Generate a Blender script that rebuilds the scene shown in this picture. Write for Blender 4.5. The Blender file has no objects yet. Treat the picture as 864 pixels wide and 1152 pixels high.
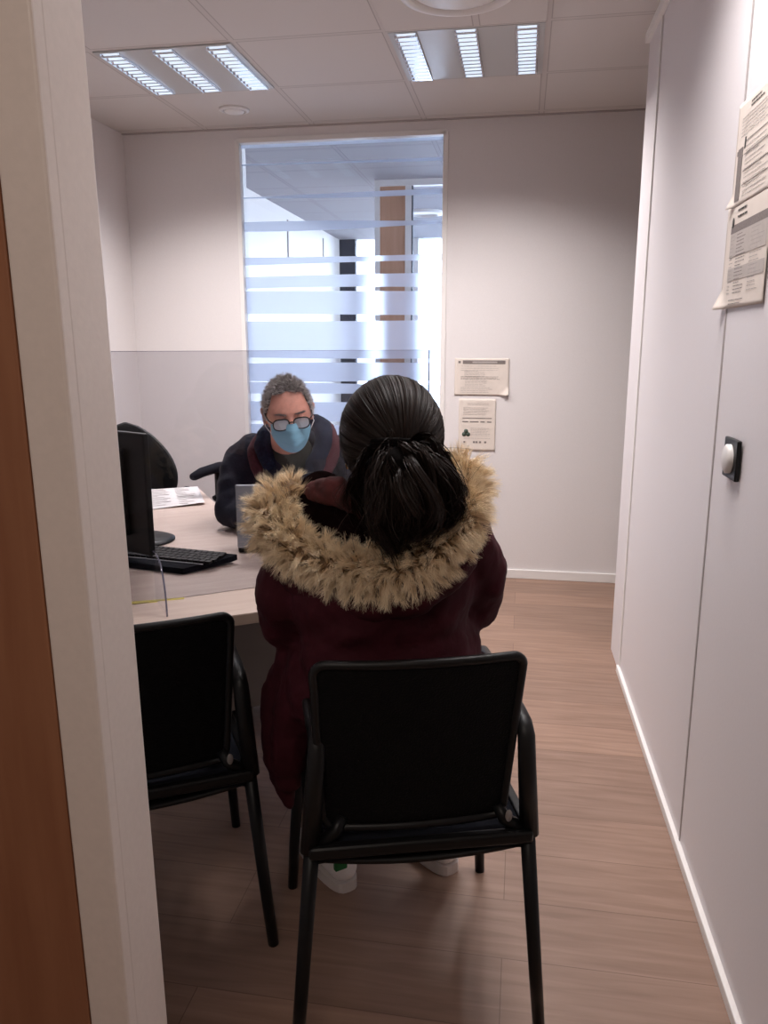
import bpy, bmesh, math, random
import numpy as np
from mathutils import Vector, Matrix, Euler
random.seed(7)
RNG = np.random.default_rng(11)
SC = bpy.context.scene
COL = SC.collection
R = math.radians
V = Vector

# ------------------------------------------------------------------ camera
cam_d = bpy.data.cameras.new('camera')
cam = bpy.data.objects.new('camera', cam_d)
COL.objects.link(cam)
cam.location = (0, 0, 1.37)
cam.rotation_euler = (R(90 - 12.13), 0, R(9.9))
cam_d.sensor_fit = 'VERTICAL'
cam_d.sensor_height = 36
cam_d.sensor_width = 27
cam_d.lens = 884 / 1152 * 36
cam_d.clip_start = 0.02
SC.camera = cam

# ------------------------------------------------------------------ colour management, sky
SC.view_settings.view_transform = 'Standard'
SC.view_settings.look = 'None'
SC.view_settings.gamma = 1
SC.view_settings.use_curve_mapping = False
SC.view_settings.exposure = 0.0
world = bpy.data.worlds.new('sky')
SC.world = world
world.use_nodes = True
bgn = world.node_tree.nodes['Background']
bgn.inputs[0].default_value = (0.80, 0.89, 1.0, 1)
bgn.inputs[1].default_value = 10
SC.cycles.max_bounces = 10
SC.cycles.transparent_max_bounces = 24
SC.cycles.sample_clamp_indirect = 4

ROOM_LIGHT = (1.0, 0.945, 0.935)
def area_light(name, loc, sx, sy, power, color, spread=180, rot=(0, 0, 0), parent=None):
    d = bpy.data.lights.new(name, 'AREA')
    d.shape = 'RECTANGLE'; d.size = sx; d.size_y = sy
    d.energy = power; d.color = color; d.spread = R(spread)
    o = bpy.data.objects.new(name, d); COL.objects.link(o)
    o.location = loc; o.rotation_euler = rot
    if parent: o.parent = parent
    return o
LUM_POWER = 8.2          # each louvre strip of a lit luminaire
area_light('corridor_fill', (-0.25, -0.45, 2.45), 0.9, 0.9, 14.5, (1, 0.86, 0.76))  # added warm fill lamp, out of view, brightens the door frame

# ------------------------------------------------------------------ helpers
def link(o, parent=None, label=None, cat=None, group=None, kind=None):
    if o.name not in COL.objects: COL.objects.link(o)
    if parent: o.parent = parent
    if label: o['label'] = label
    if cat: o['category'] = cat
    if group: o['group'] = group
    if kind: o['kind'] = kind
    return o
def thing(name, label, cat, loc=(0, 0, 0), rz=0, group=None):
    o = bpy.data.objects.new(name, None)
    o.empty_display_size = 0.1
    o.location = loc; o.rotation_euler = (0, 0, rz)
    return link(o, None, label, cat, group)
def struct(name):
    o = bpy.data.objects.new(name, None)
    return link(o, None, kind='structure')

class MB:
    def __init__(s, M=None): s.bm = bmesh.new(); s.M = M or Matrix()
    def _tr(s, vs, T): 
        for v in vs: v.co = T @ v.co
    def box(s, a, b, bev=0, T=None, mat=0):
        a, b = V(a), V(b)
        r = bmesh.ops.create_cube(s.bm, size=1)
        vs = r['verts']
        c, d = (a + b) / 2, (b - a)
        for v in vs: v.co = V((v.co.x * d.x, v.co.y * d.y, v.co.z * d.z)) + c
        fs = list({f for v in vs for f in v.link_faces})
        if bev:
            r2 = bmesh.ops.bevel(s.bm, geom=list({e for v in vs for e in v.link_edges}), offset=bev, segments=3, affect='EDGES', profile=0.5)
            vs = list({v for f in r2['faces'] for v in f.verts} | {v for v in vs if v.is_valid})
            fs = list({f for v in vs for f in v.link_faces})
        for f in fs: f.material_index = mat
        if T is not None: s._tr(vs, T)
        return s
    def tube(s, pts, rad, seg=12, caps=True, mat=0, flat=1.0, closed=False):
        pts = [V(p) for p in pts]; n = len(pts)
        rad = rad if isinstance(rad, (list, tuple)) else [rad] * n
        rings = []; up = None
        for i, p in enumerate(pts):
            if closed: t = (pts[(i + 1) % n] - pts[i - 1])
            else: t = (pts[min(i + 1, n - 1)] - pts[max(i - 1, 0)])
            t.normalize()
            if up is None:
                up = V((0, 0, 1)) if abs(t.z) < 0.9 else V((0, 1, 0))
            a = t.cross(up); a.normalize(); b = a.cross(t); up = b
            rings.append([s.bm.verts.new(p + a * math.cos(q) * rad[i] + b * math.sin(q) * rad[i] * flat)
                          for q in [2 * math.pi * k / seg for k in range(seg)]])
        last = n if closed else n - 1
        for i in range(last):
            A, B = rings[i], rings[(i + 1) % n]
            for k in range(seg):
                f = s.bm.faces.new((A[k], A[(k + 1) % seg], B[(k + 1) % seg], B[k])); f.smooth = True; f.material_index = mat
        if caps and not closed:
            f = s.bm.faces.new(rings[0][::-1]); f.material_index = mat
            f = s.bm.faces.new(rings[-1]); f.material_index = mat
        return s
    def lathe(s, prof, seg=32, c=(0, 0, 0), mat=0, T=None):
        c = V(c); rings = []; allv = []
        for r, z in prof:
            if r < 1e-5: rings.append([s.bm.verts.new(c + V((0, 0, z)))])
            else: rings.append([s.bm.verts.new(c + V((r * math.cos(2 * math.pi * k / seg), r * math.sin(2 * math.pi * k / seg), z))) for k in range(seg)])
            allv += rings[-1]
        for A, B in zip(rings, rings[1:]):
            for k in range(seg):
                k2 = (k + 1) % seg
                if len(A) == 1 and len(B) == 1: continue
                if len(A) == 1: f = s.bm.faces.new((A[0], B[k2], B[k]))
                elif len(B) == 1: f = s.bm.faces.new((A[k], A[k2], B[0]))
                else: f = s.bm.faces.new((A[k], A[k2], B[k2], B[k]))
                f.smooth = True; f.material_index = mat
        if T is not None: s._tr(allv, T)
        return s
    def ell(s, c, r, rot=None, sub=3, mat=0):
        q = bmesh.ops.create_icosphere(s.bm, subdivisions=sub, radius=1)['verts']
        T = Matrix.Translation(V(c)) @ (rot if rot is not None else Matrix()) @ Matrix.Diagonal((r[0], r[1], r[2], 1))
        s._tr(q, T)
        for f in {f for v in q for f in v.link_faces}: f.smooth = True; f.material_index = mat
        return s
    def cap(s, p, q, r1, r2, sub=2):
        p, q = V(p), V(q); ax = q - p; L = ax.length
        if L < 1e-6: return s
        ax /= L; seg = 8 * sub; a = ax.orthogonal().normalized(); c = ax.cross(a); m = 3 + sub
        k = max(-0.99, min(0.99, (r1 - r2) / L)); phi = math.asin(k)      # tangent cone between the two balls
        prof = [(p, r1, -math.pi / 2 + (phi + math.pi / 2) * i / m) for i in range(1, m + 1)] + [(q, r2, phi + (math.pi / 2 - phi) * i / m) for i in range(0, m)]
        rings = [[s.bm.verts.new(o + ax * r * math.sin(f) + (a * math.cos(t) + c * math.sin(t)) * r * math.cos(f)) for t in [2 * math.pi * j / seg for j in range(seg)]] for o, r, f in prof]
        e0 = s.bm.verts.new(p - ax * r1); e1 = s.bm.verts.new(q + ax * r2)
        for j in range(seg):
            j2 = (j + 1) % seg
            s.bm.faces.new((e0, rings[0][j2], rings[0][j])); s.bm.faces.new((rings[-1][j], rings[-1][j2], e1))
            for A, B in zip(rings, rings[1:]): s.bm.faces.new((A[j], A[j2], B[j2], B[j]))
        return s
    def chain(s, pts, rads, sub=2):
        if len(rads) != len(pts): rads = list(np.interp(np.linspace(0, 1, len(pts)), np.linspace(0, 1, len(rads)), rads))
        for i in range(len(pts) - 1): s.cap(pts[i], pts[i + 1], rads[i], rads[i + 1], sub)
        return s
    def prism(s, poly, z0, z1, mat=0, T=None):
        A = [s.bm.verts.new((x, y, z0)) for x, y in poly]; B = [s.bm.verts.new((x, y, z1)) for x, y in poly]
        n = len(poly); fs = [s.bm.faces.new(A[::-1]), s.bm.faces.new(B)]
        for k in range(n): fs.append(s.bm.faces.new((A[k], A[(k + 1) % n], B[(k + 1) % n], B[k])))
        for f in fs: f.material_index = mat
        if T is not None: s._tr(A + B, T)
        return s
    def grid(s, fn, nu, nv, mat=0, closed_u=False):
        vs = [[s.bm.verts.new(fn(i / (nu if closed_u else nu - 1), j / (nv - 1))) for j in range(nv)] for i in range(nu)]
        for i in range(nu if closed_u else nu - 1):
            for j in range(nv - 1):
                i2 = (i + 1) % nu
                f = s.bm.faces.new((vs[i][j], vs[i2][j], vs[i2][j + 1], vs[i][j + 1])); f.smooth = True; f.material_index = mat
        return s
    def build(s, name, mats, parent=None, label=None, mods=None, norm=True):
        if norm: bmesh.ops.recalc_face_normals(s.bm, faces=s.bm.faces)
        me = bpy.data.meshes.new(name); s.bm.to_mesh(me); s.bm.free()
        for m in (mats if isinstance(mats, (list, tuple)) else [mats]): me.materials.append(m)
        o = bpy.data.objects.new(name, me); link(o, parent, label)
        return o
def thicken(o, t, off=0):
    m = o.modifiers.new('solid', 'SOLIDIFY'); m.thickness = t; m.offset = off; return o
def subsurf(o, n=1):
    m = o.modifiers.new('sub', 'SUBSURF'); m.levels = n; m.render_levels = n; return o
TEX = {}
def clouds(size, depth=2):
    k = (size, depth)
    if k not in TEX:
        t = bpy.data.textures.new('folds', 'CLOUDS'); t.noise_scale = size; t.noise_depth = depth; TEX[k] = t
    return TEX[k]
def remesh(o, vox, smooth=6, disp=None, fac=0.6):
    m = o.modifiers.new('skin', 'REMESH'); m.mode = 'VOXEL'; m.voxel_size = vox; m.use_smooth_shade = True
    if smooth:
        m = o.modifiers.new('relax', 'SMOOTH'); m.iterations = smooth; m.factor = fac
    for size, st in (disp or []):
        m = o.modifiers.new('folds', 'DISPLACE'); m.texture = clouds(size); m.strength = st; m.mid_level = 0.5
        m.texture_coords = 'GLOBAL'
    return o

# ------------------------------------------------------------------ materials
def nodes(name):
    m = bpy.data.materials.new(name); m.use_nodes = True
    nt = m.node_tree; return m, nt, nt.nodes['Principled BSDF']
def mat(name, col, rough=0.5, metal=0, bump=0, scale=60, spec=0.5, var=0, sheen=0, coord='Object', stretch=None, emit=0, dist=0.01):
    m, nt, b = nodes(name)
    b.inputs['Base Color'].default_value = (*col, 1); b.inputs['Roughness'].default_value = rough
    b.inputs['Metallic'].default_value = metal; b.inputs['Specular IOR Level'].default_value = spec
    if sheen: b.inputs['Sheen Weight'].default_value = sheen; b.inputs['Sheen Roughness'].default_value = 0.4
    if emit: b.inputs['Emission Color'].default_value = (*col, 1); b.inputs['Emission Strength'].default_value = emit
    if bump or var:
        tc = nt.nodes.new('ShaderNodeTexCoord'); mp = nt.nodes.new('ShaderNodeMapping'); n = nt.nodes.new('ShaderNodeTexNoise')
        n.inputs['Scale'].default_value = scale; n.inputs['Detail'].default_value = 4
        if stretch: mp.inputs['Scale'].default_value = stretch
        nt.links.new(tc.outputs[coord], mp.inputs[0]); nt.links.new(mp.outputs[0], n.inputs['Vector'])
        if bump:
            bp = nt.nodes.new('ShaderNodeBump'); bp.inputs['Strength'].default_value = bump; bp.inputs['Distance'].default_value = dist
            nt.links.new(n.outputs['Fac'], bp.inputs['Height']); nt.links.new(bp.outputs[0], b.inputs['Normal'])
        if var:
            r = nt.nodes.new('ShaderNodeValToRGB')
            r.color_ramp.elements[0].color = (*[c * (1 - var) for c in col], 1); r.color_ramp.elements[1].color = (*[min(1, c * (1 + var)) for c in col], 1)
            r.color_ramp.elements[0].position = 0.3; r.color_ramp.elements[1].position = 0.7
            nt.links.new(n.outputs['Fac'], r.inputs[0]); nt.links.new(r.outputs[0], b.inputs['Base Color'])
    return m
M = {}
M['wall'] = mat('wall_paint', (0.745, 0.705, 0.70), 0.75, bump=0.05, scale=180, var=0.015)
M['partition'] = mat('partition_laminate', (0.755, 0.715, 0.725), 0.5, bump=0.03, scale=120, var=0.01)
M['seam'] = mat('seam_gasket', (0.42, 0.38, 0.37), 0.7, bump=0.02)
M['board'] = mat('white_skirting', (0.82, 0.79, 0.77), 0.4, bump=0.01)
M['frame_paint'] = mat('door_frame_paint', (0.80, 0.71, 0.66), 0.38, bump=0.03, scale=90, var=0.02)
M['black'] = mat('black_plastic', (0.005, 0.005, 0.0055), 0.42, bump=0.05, scale=300, dist=0.001, spec=0.3)
M['black_metal'] = mat('black_powder_coat', (0.006, 0.006, 0.0065), 0.36, bump=0.04, scale=500, dist=0.001, spec=0.22)
M['navyblack'] = mat('dark_chair_fabric', (0.008, 0.009, 0.014), 0.85, bump=0.2, scale=500, dist=0.002, spec=0.12)
M['alu'] = mat('brushed_aluminium', (0.55, 0.54, 0.54), 0.35, metal=0.8, bump=0.04, scale=200, stretch=(1, 1, 20))
M['lum_panel'] = mat('luminaire_panel', (0.50, 0.50, 0.50), 0.35, bump=0.02, scale=100)
M['reflector'] = mat('luminaire_reflector', (0.86, 0.89, 0.94), 0.16, metal=0.95, bump=0.02)
M['tube'] = mat('fluorescent_tube', (0.78, 0.88, 1.0), 0.4, emit=0.85, var=0.12, scale=60)
M['white_plastic'] = mat('white_plastic', (0.75, 0.72, 0.70), 0.4, bump=0.01)
M['paper'] = mat('paper', (0.72, 0.64, 0.575), 0.7, bump=0.08, scale=25, var=0.03)
M['paper_white'] = mat('paper_white', (0.74, 0.71, 0.70), 0.6, bump=0.05, scale=20, var=0.02)
M['ink'] = mat('grey_ink', (0.20, 0.17, 0.16), 0.8, var=0.2, scale=400)
M['ink_pale'] = mat('pale_ink', (0.40, 0.36, 0.34), 0.8, var=0.15, scale=400)
M['ink_dark'] = mat('dark_ink', (0.06, 0.055, 0.05), 0.8, var=0.1, scale=400)
M['tape'] = mat('yellow_tape', (0.75, 0.62, 0.12), 0.5, var=0.15, scale=80)
M['steel'] = mat('grey_steel', (0.30, 0.29, 0.29), 0.5, metal=0.2, bump=0.02)
M['panel_dark'] = mat('modesty_panel', (0.22, 0.20, 0.19), 0.6, bump=0.03, scale=120)
M['lid'] = mat('silver_laptop_lid', (0.40, 0.42, 0.46), 0.42, metal=0.35, bump=0.05, scale=30, stretch=(1, 1, 14), var=0.05)
M['screen'] = mat('dark_screen', (0.01, 0.01, 0.012), 0.12, bump=0.005)
M['screen_lit'] = mat('lit_laptop_screen', (0.55, 0.65, 0.85), 0.3, emit=0.5, var=0.2, scale=12)
M['skin'] = mat('skin', (0.82, 0.38, 0.28), 0.5, bump=0.08, scale=90, var=0.10)
M['skin2'] = mat('skin_tan', (0.38, 0.20, 0.13), 0.5, bump=0.06, scale=90, var=0.08)
M['mask'] = mat('mask_blue', (0.27, 0.58, 0.76), 0.65, bump=0.25, scale=35, stretch=(0.25, 0.25, 3), var=0.06, dist=0.004)
M['mask_white'] = mat('mask_loop', (0.75, 0.78, 0.8), 0.7, var=0.05)
M['coat_navy'] = mat('charcoal_coat', (0.020, 0.021, 0.033), 0.85, bump=0.25, scale=160, var=0.2, sheen=0.04, spec=0.15, dist=0.004)
M['scarf'] = mat('navy_scarf', (0.014, 0.020, 0.040), 0.9, bump=0.3, scale=120, var=0.35, spec=0.1, sheen=0.05, dist=0.004)
M['scarf_red'] = mat('maroon_scarf_edge', (0.075, 0.014, 0.022), 0.9, bump=0.3, scale=120, var=0.3, dist=0.004)
M['shirt'] = mat('olive_shirt', (0.045, 0.048, 0.036), 0.9, bump=0.2, scale=90, var=0.1)
M['jeans'] = mat('dark_trousers', (0.012, 0.014, 0.022), 0.85, bump=0.2, scale=120, var=0.15)
M['maroon'] = mat('maroon_coat', (0.040, 0.0050, 0.0095), 0.75, bump=0.5, scale=22, var=0.16, spec=0.15, dist=0.010)
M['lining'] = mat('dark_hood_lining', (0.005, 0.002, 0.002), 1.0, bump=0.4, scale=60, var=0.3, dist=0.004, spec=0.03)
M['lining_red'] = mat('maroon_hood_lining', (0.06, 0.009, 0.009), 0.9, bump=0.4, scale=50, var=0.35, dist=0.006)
M['shoe'] = mat('white_leather', (0.80, 0.77, 0.76), 0.45, bump=0.05, scale=60)
M['green'] = mat('green_heel', (0.01, 0.12, 0.03), 0.5, bump=0.02)
M['sole'] = mat('white_sole', (0.62, 0.57, 0.54), 0.6, bump=0.05, scale=100)
M['gold'] = mat('gold', (0.8, 0.5, 0.2), 0.3, metal=1, bump=0.01)
M['eye'] = mat('eyeball', (0.6, 0.56, 0.52), 0.2, bump=0.01)
M['iris'] = mat('iris', (0.05, 0.03, 0.02), 0.2, bump=0.01)
M['far_dark'] = mat('dark_column', (0.02, 0.024, 0.04), 0.5, bump=0.02)
M['cable_green'] = mat('green_marks', (0.055, 0.08, 0.06), 0.6, var=0.2)

def wood(name, c1, c2, rough, scale, stretch, planks=None):
    m, nt, b = nodes(name); L = nt.links.new
    tc = nt.nodes.new('ShaderNodeTexCoord'); mp = nt.nodes.new('ShaderNodeMapping'); mp.inputs['Scale'].default_value = stretch
    n = nt.nodes.new('ShaderNodeTexNoise'); n.inputs['Scale'].default_value = scale; n.inputs['Detail'].default_value = 6; n.inputs['Distortion'].default_value = 0.6
    L(tc.outputs['Object'], mp.inputs[0]); L(mp.outputs[0], n.inputs['Vector'])
    r = nt.nodes.new('ShaderNodeValToRGB'); r.color_ramp.elements[0].position = 0.3; r.color_ramp.elements[1].position = 0.72
    r.color_ramp.elements[0].color = (*c1, 1); r.color_ramp.elements[1].color = (*c2, 1)
    L(n.outputs['Fac'], r.inputs[0]); out = r.outputs[0]
    b.inputs['Roughness'].default_value = rough
    if planks:
        br = nt.nodes.new('ShaderNodeTexBrick'); L(tc.outputs['Object'], br.inputs['Vector'])
        br.inputs['Scale'].default_value = 1; br.inputs['Brick Width'].default_value = planks[0]; br.inputs['Row Height'].default_value = planks[1]
        br.inputs['Mortar Size'].default_value = 0.0012; br.inputs['Mortar Smooth'].default_value = 0.3
        br.inputs['Color1'].default_value = (0.86, 0.86, 0.86, 1); br.inputs['Color2'].default_value = (1.08, 1.07, 1.05, 1); br.inputs['Mortar'].default_value = (0.55, 0.5, 0.47, 1)
        mx = nt.nodes.new('ShaderNodeMix'); mx.data_type = 'RGBA'; mx.blend_type = 'MULTIPLY'; mx.inputs[0].default_value = 1
        L(out, mx.inputs[6]); L(br.outputs['Color'], mx.inputs[7]); out = mx.outputs[2]
    L(out, b.inputs['Base Color'])
    bp = nt.nodes.new('ShaderNodeBump'); bp.inputs['Strength'].default_value = 0.08; bp.inputs['Distance'].default_value = 0.002
    L(n.outputs['Fac'], bp.inputs['Height']); L(bp.outputs[0], b.inputs['Normal'])
    return m
M['floor'] = wood('oak_laminate_floor', (0.225, 0.135, 0.095), (0.315, 0.20, 0.148), 0.5, 3.0, (1.2, 14, 14), (1.3, 0.195))
M['desk'] = wood('pale_maple_laminate', (0.62, 0.48, 0.41), (0.72, 0.585, 0.51), 0.42, 2.5, (1.5, 16, 16))
M['desk_edge'] = wood('desk_edge_band', (0.33, 0.24, 0.19), (0.40, 0.30, 0.24), 0.5, 3, (2, 12, 12))
M['door_wood'] = wood('beech_door_veneer', (0.28, 0.115, 0.058), (0.34, 0.152, 0.08), 0.45, 4, (9, 9, 0.7))
M['far_wood'] = wood('far_beech_panel', (0.46, 0.25, 0.15), (0.55, 0.32, 0.21), 0.5, 4, (9, 9, 0.7))

def clear(name, tint, gloss_rough=0.02, haze=0.0, hazecol=(0.8, 0.8, 0.85), ior=1.45):
    m, nt, b = nodes(name); nt.nodes.remove(b); L = nt.links.new; out = nt.nodes['Material Output']
    t = nt.nodes.new('ShaderNodeBsdfTransparent'); t.inputs[0].default_value = (*tint, 1)
    g = nt.nodes.new('ShaderNodeBsdfGlossy'); g.inputs['Roughness'].default_value = gloss_rough
    fr = nt.nodes.new('ShaderNodeFresnel'); fr.inputs[0].default_value = ior
    mx = nt.nodes.new('ShaderNodeMixShader'); L(fr.outputs[0], mx.inputs[0]); L(g.outputs[0], mx.inputs[2])
    src = t.outputs[0]
    if haze:
        d = nt.nodes.new('ShaderNodeBsdfDiffuse'); d.inputs[0].default_value = (*hazecol, 1)
        m2 = nt.nodes.new('ShaderNodeMixShader'); m2.inputs[0].default_value = haze
        L(t.outputs[0], m2.inputs[1]); L(d.outputs[0], m2.inputs[2]); src = m2.outputs[0]
    L(src, mx.inputs[1]); L(mx.outputs[0], out.inputs[0]); return m
M['pane'] = clear('window_glass', (0.93, 0.95, 0.98))
M['acrylic'] = clear('clear_acrylic', (0.86, 0.86, 0.88), 0.03)
M['acrylic_edge'] = clear('acrylic_edge', (0.55, 0.55, 0.68), 0.1, 0.25, (0.5, 0.5, 0.65))
M['acrylic_foot'] = clear('acrylic_foot', (0.95, 0.95, 0.96), 0.6, 0.0, ior=1.01)
M['lens'] = clear('spectacle_lens', (0.88, 0.9, 0.92), 0.02, 0.62, (0.95, 0.96, 1.0))  # white haze stands for the bright reflection on the lenses
def frosted():
    m, nt, b = nodes('frosted_film'); nt.nodes.remove(b); L = nt.links.new; out = nt.nodes['Material Output']
    t = nt.nodes.new('ShaderNodeBsdfTranslucent'); t.inputs[0].default_value = (0.76, 0.83, 1, 1)
    r = nt.nodes.new('ShaderNodeBsdfRefraction'); r.inputs['Color'].default_value = (0.86, 0.92, 1, 1); r.inputs['Roughness'].default_value = 0.42; r.inputs['IOR'].default_value = 1.18
    d = nt.nodes.new('ShaderNodeBsdfDiffuse'); d.inputs[0].default_value = (0.60, 0.66, 0.86, 1)
    m1 = nt.nodes.new('ShaderNodeMixShader'); m1.inputs[0].default_value = 0.62; L(t.outputs[0], m1.inputs[1]); L(r.outputs[0], m1.inputs[2])
    m2 = nt.nodes.new('ShaderNodeMixShader'); m2.inputs[0].default_value = 0.22; L(m1.outputs[0], m2.inputs[1]); L(d.outputs[0], m2.inputs[2])
    L(m2.outputs[0], out.inputs[0]); return m
M['frosted'] = frosted()

def hairmat(name, c1, c2, rough=0.45, spec=0.5, tip=None):
    m, nt, b = nodes(name); L = nt.links.new
    at = nt.nodes.new('ShaderNodeAttribute'); at.attribute_name = 'strand'
    sp = nt.nodes.new('ShaderNodeSeparateColor'); L(at.outputs['Color'], sp.inputs[0])
    r = nt.nodes.new('ShaderNodeMix'); r.data_type = 'RGBA'; r.inputs[6].default_value = (*c1, 1); r.inputs[7].default_value = (*c2, 1)
    L(sp.outputs[0], r.inputs[0]); o = r.outputs[2]
    if tip:
        r2 = nt.nodes.new('ShaderNodeMix'); r2.data_type = 'RGBA'; r2.inputs[7].default_value = (*tip, 1)
        L(sp.outputs[1], r2.inputs[0]); L(o, r2.inputs[6]); o = r2.outputs[2]
    L(o, b.inputs['Base Color']); b.inputs['Roughness'].default_value = rough; b.inputs['Specular IOR Level'].default_value = spec
    return m
M['fur'] = hairmat('tan_fur', (0.46, 0.28, 0.13), (0.78, 0.57, 0.34), 0.7, 0.2, (0.97, 0.84, 0.62))
M['fur_base'] = mat('fur_base', (0.15, 0.09, 0.045), 0.9, bump=0.5, scale=150, var=0.3)
M['hair_black'] = hairmat('black_hair', (0.007, 0.004, 0.003), (0.019, 0.010, 0.007), 0.48, 0.18)
M['hair_base'] = mat('black_hair_base', (0.004, 0.003, 0.003), 0.85, bump=0.4, scale=200, dist=0.002, spec=0.06)
M['hair_grey'] = hairmat('grey_hair', (0.22, 0.19, 0.18), (0.78, 0.74, 0.71), 0.55, 0.3)
M['hair_grey_base'] = mat('grey_hair_base', (0.12, 0.10, 0.09), 0.8, bump=0.5, scale=200, var=0.3, dist=0.002)

# ------------------------------------------------------------------ the room
CEIL = 2.55; BACK = 4.57; LEFT = -2.33; RIGHT = 1.62
def simple(name, a, b, m, bev=0):
    o = MB().box(a, b, bev).build(name, m); o['kind'] = 'structure'; return o
simple('floor', (-3.4, -1.7, -0.06), (3.2, 11.6, 0), M['floor'])
# ceiling with suspended-grid pattern
def ceiling_mat(k_=0.95, tint=(1, 1, 1)):
    m, nt, b = nodes('ceiling_tile'); L = nt.links.new
    tc = nt.nodes.new('ShaderNodeTexCoord'); sp = nt.nodes.new('ShaderNodeSeparateXYZ'); L(tc.outputs['Object'], sp.inputs[0])
    def line(sock, off, pitch, w):
        a = nt.nodes.new('ShaderNodeMath'); a.operation = 'ADD'; a.inputs[1].default_value = -off + 100 * pitch + pitch / 2; L(sock, a.inputs[0])
        mo = nt.nodes.new('ShaderNodeMath'); mo.operation = 'MODULO'; mo.inputs[1].default_value = pitch; L(a.outputs[0], mo.inputs[0])
        s = nt.nodes.new('ShaderNodeMath'); s.operation = 'SUBTRACT'; s.inputs[1].default_value = pitch / 2; L(mo.outputs[0], s.inputs[0])
        ab = nt.nodes.new('ShaderNodeMath'); ab.operation = 'ABSOLUTE'; L(s.outputs[0], ab.inputs[0])
        return ab.outputs[0]
    x = line(sp.outputs[0], 0.045, 0.62, 0); y = line(sp.outputs[1], 3.31, 0.595, 0)
    mn = nt.nodes.new('ShaderNodeMath'); mn.operation = 'MINIMUM'; L(x, mn.inputs[0]); L(y, mn.inputs[1])
    ramp = nt.nodes.new('ShaderNodeValToRGB'); ramp.color_ramp.interpolation = 'LINEAR'
    e = ramp.color_ramp.elements; e[0].position = 0.0; e[0].color = (0.63, 0.58, 0.56, 1); e[1].position = 1; e[1].color = (0.66, 0.615, 0.59, 1)
    mu = nt.nodes.new('ShaderNodeMath'); mu.operation = 'MULTIPLY'; mu.inputs[1].default_value = 20; L(mn.outputs[0], mu.inputs[0]); L(mu.outputs[0], ramp.inputs[0])
    for p, c in ((0.20, (0.63, 0.585, 0.56, 1)), (0.24, (0.40, 0.36, 0.345, 1)), (0.28, (0.46, 0.42, 0.40, 1)), (0.33, (0.66, 0.615, 0.59, 1))):
        q = ramp.color_ramp.elements.new(p); q.color = c
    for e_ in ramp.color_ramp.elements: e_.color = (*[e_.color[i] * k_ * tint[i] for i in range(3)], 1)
    L(ramp.outputs[0], b.inputs['Base Color']); b.inputs['Roughness'].default_value = 0.9
    n = nt.nodes.new('ShaderNodeTexNoise'); n.inputs['Scale'].default_value = 220; L(tc.outputs['Object'], n.inputs['Vector'])
    bp = nt.nodes.new('ShaderNodeBump'); bp.inputs['Strength'].default_value = 0.12; bp.inputs['Distance'].default_value = 0.002
    L(n.outputs['Fac'], bp.inputs['Height']); L(bp.outputs[0], b.inputs['Normal'])
    return m
M['ceil'] = ceiling_mat()
simple('ceiling', (-3.4, -1.7, CEIL), (3.2, 4.66, CEIL + 0.08), M['ceil'])
simple('ceiling_beyond', (-3.4, 4.66, CEIL), (3.2, 9.56, CEIL + 0.08), ceiling_mat(0.62, (0.92, 0.97, 1.12)))  # same tiles, colour darkened and blued to carry the shading beyond
simple('wall_left', (LEFT - 0.1, 0.94, 0), (LEFT, BACK, CEIL), M['wall'])
simple('wall_right', (RIGHT, 0.94, 0), (RIGHT + 0.1, BACK, CEIL), M['wall'])
# back wall with the opening of the glazed panel
WX0, WX1, WZ = -1.645, -0.455, 2.49
b = MB().box((-3.4, BACK, 0), (WX0, BACK + 0.1, CEIL)).box((WX1, BACK, 0), (3.2, BACK + 0.1, CEIL)).box((WX0, BACK, WZ), (WX1, BACK + 0.1, CEIL))
o = b.build('wall_back', M['wall']); o['kind'] = 'structure'
simple('baseboard_back', (WX1 + 0.02, BACK - 0.012, 0), (RIGHT, BACK, 0.055), M['board'], 0.003)
simple('baseboard_left', (LEFT, 0.95, 0), (LEFT + 0.012, BACK, 0.055), M['board'], 0.003)
# ceiling edge angle along the back wall, a slim dark line in the photograph
simple('trim_1', (LEFT, BACK - 0.02, CEIL - 0.006), (RIGHT, BACK, CEIL), M['seam'])

# right partition, running slightly askew from the door to its free end
PA = R(1.06)
part = struct('wall_partition')
part.location = (0.472, 2.04, 0); part.rotation_euler = (0, 0, PA)
def prt(name, a, b, m, bev=0): 
    return MB().box(a, b, bev).build(name, m, part)
prt('wall_panel', (0.0, -1.1, 0.0), (0.10, 1.225, CEIL), M['partition'])
prt('end_post', (-0.004, 1.225, 0.0), (0.104, 1.475, CEIL), M['partition'], 0.004)
for yy in (0.0, 1.222):
    prt('panel_seam', (-0.0025, yy - 0.004, 0.0), (0.0, yy + 0.004, CEIL), M['seam'])
prt('cover_strip', (-0.006, 1.20, 0.0), (0.0, 1.218, CEIL), M['board'], 0.002)
prt('baseboard', (-0.014, -1.1, 0), (-0.0, 1.225, 0.03), M['board'], 0.003)
prt('head_rail', (-0.022, -1.1, CEIL - 0.035), (0.0, 1.475, CEIL), M['board'], 0.003)

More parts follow.
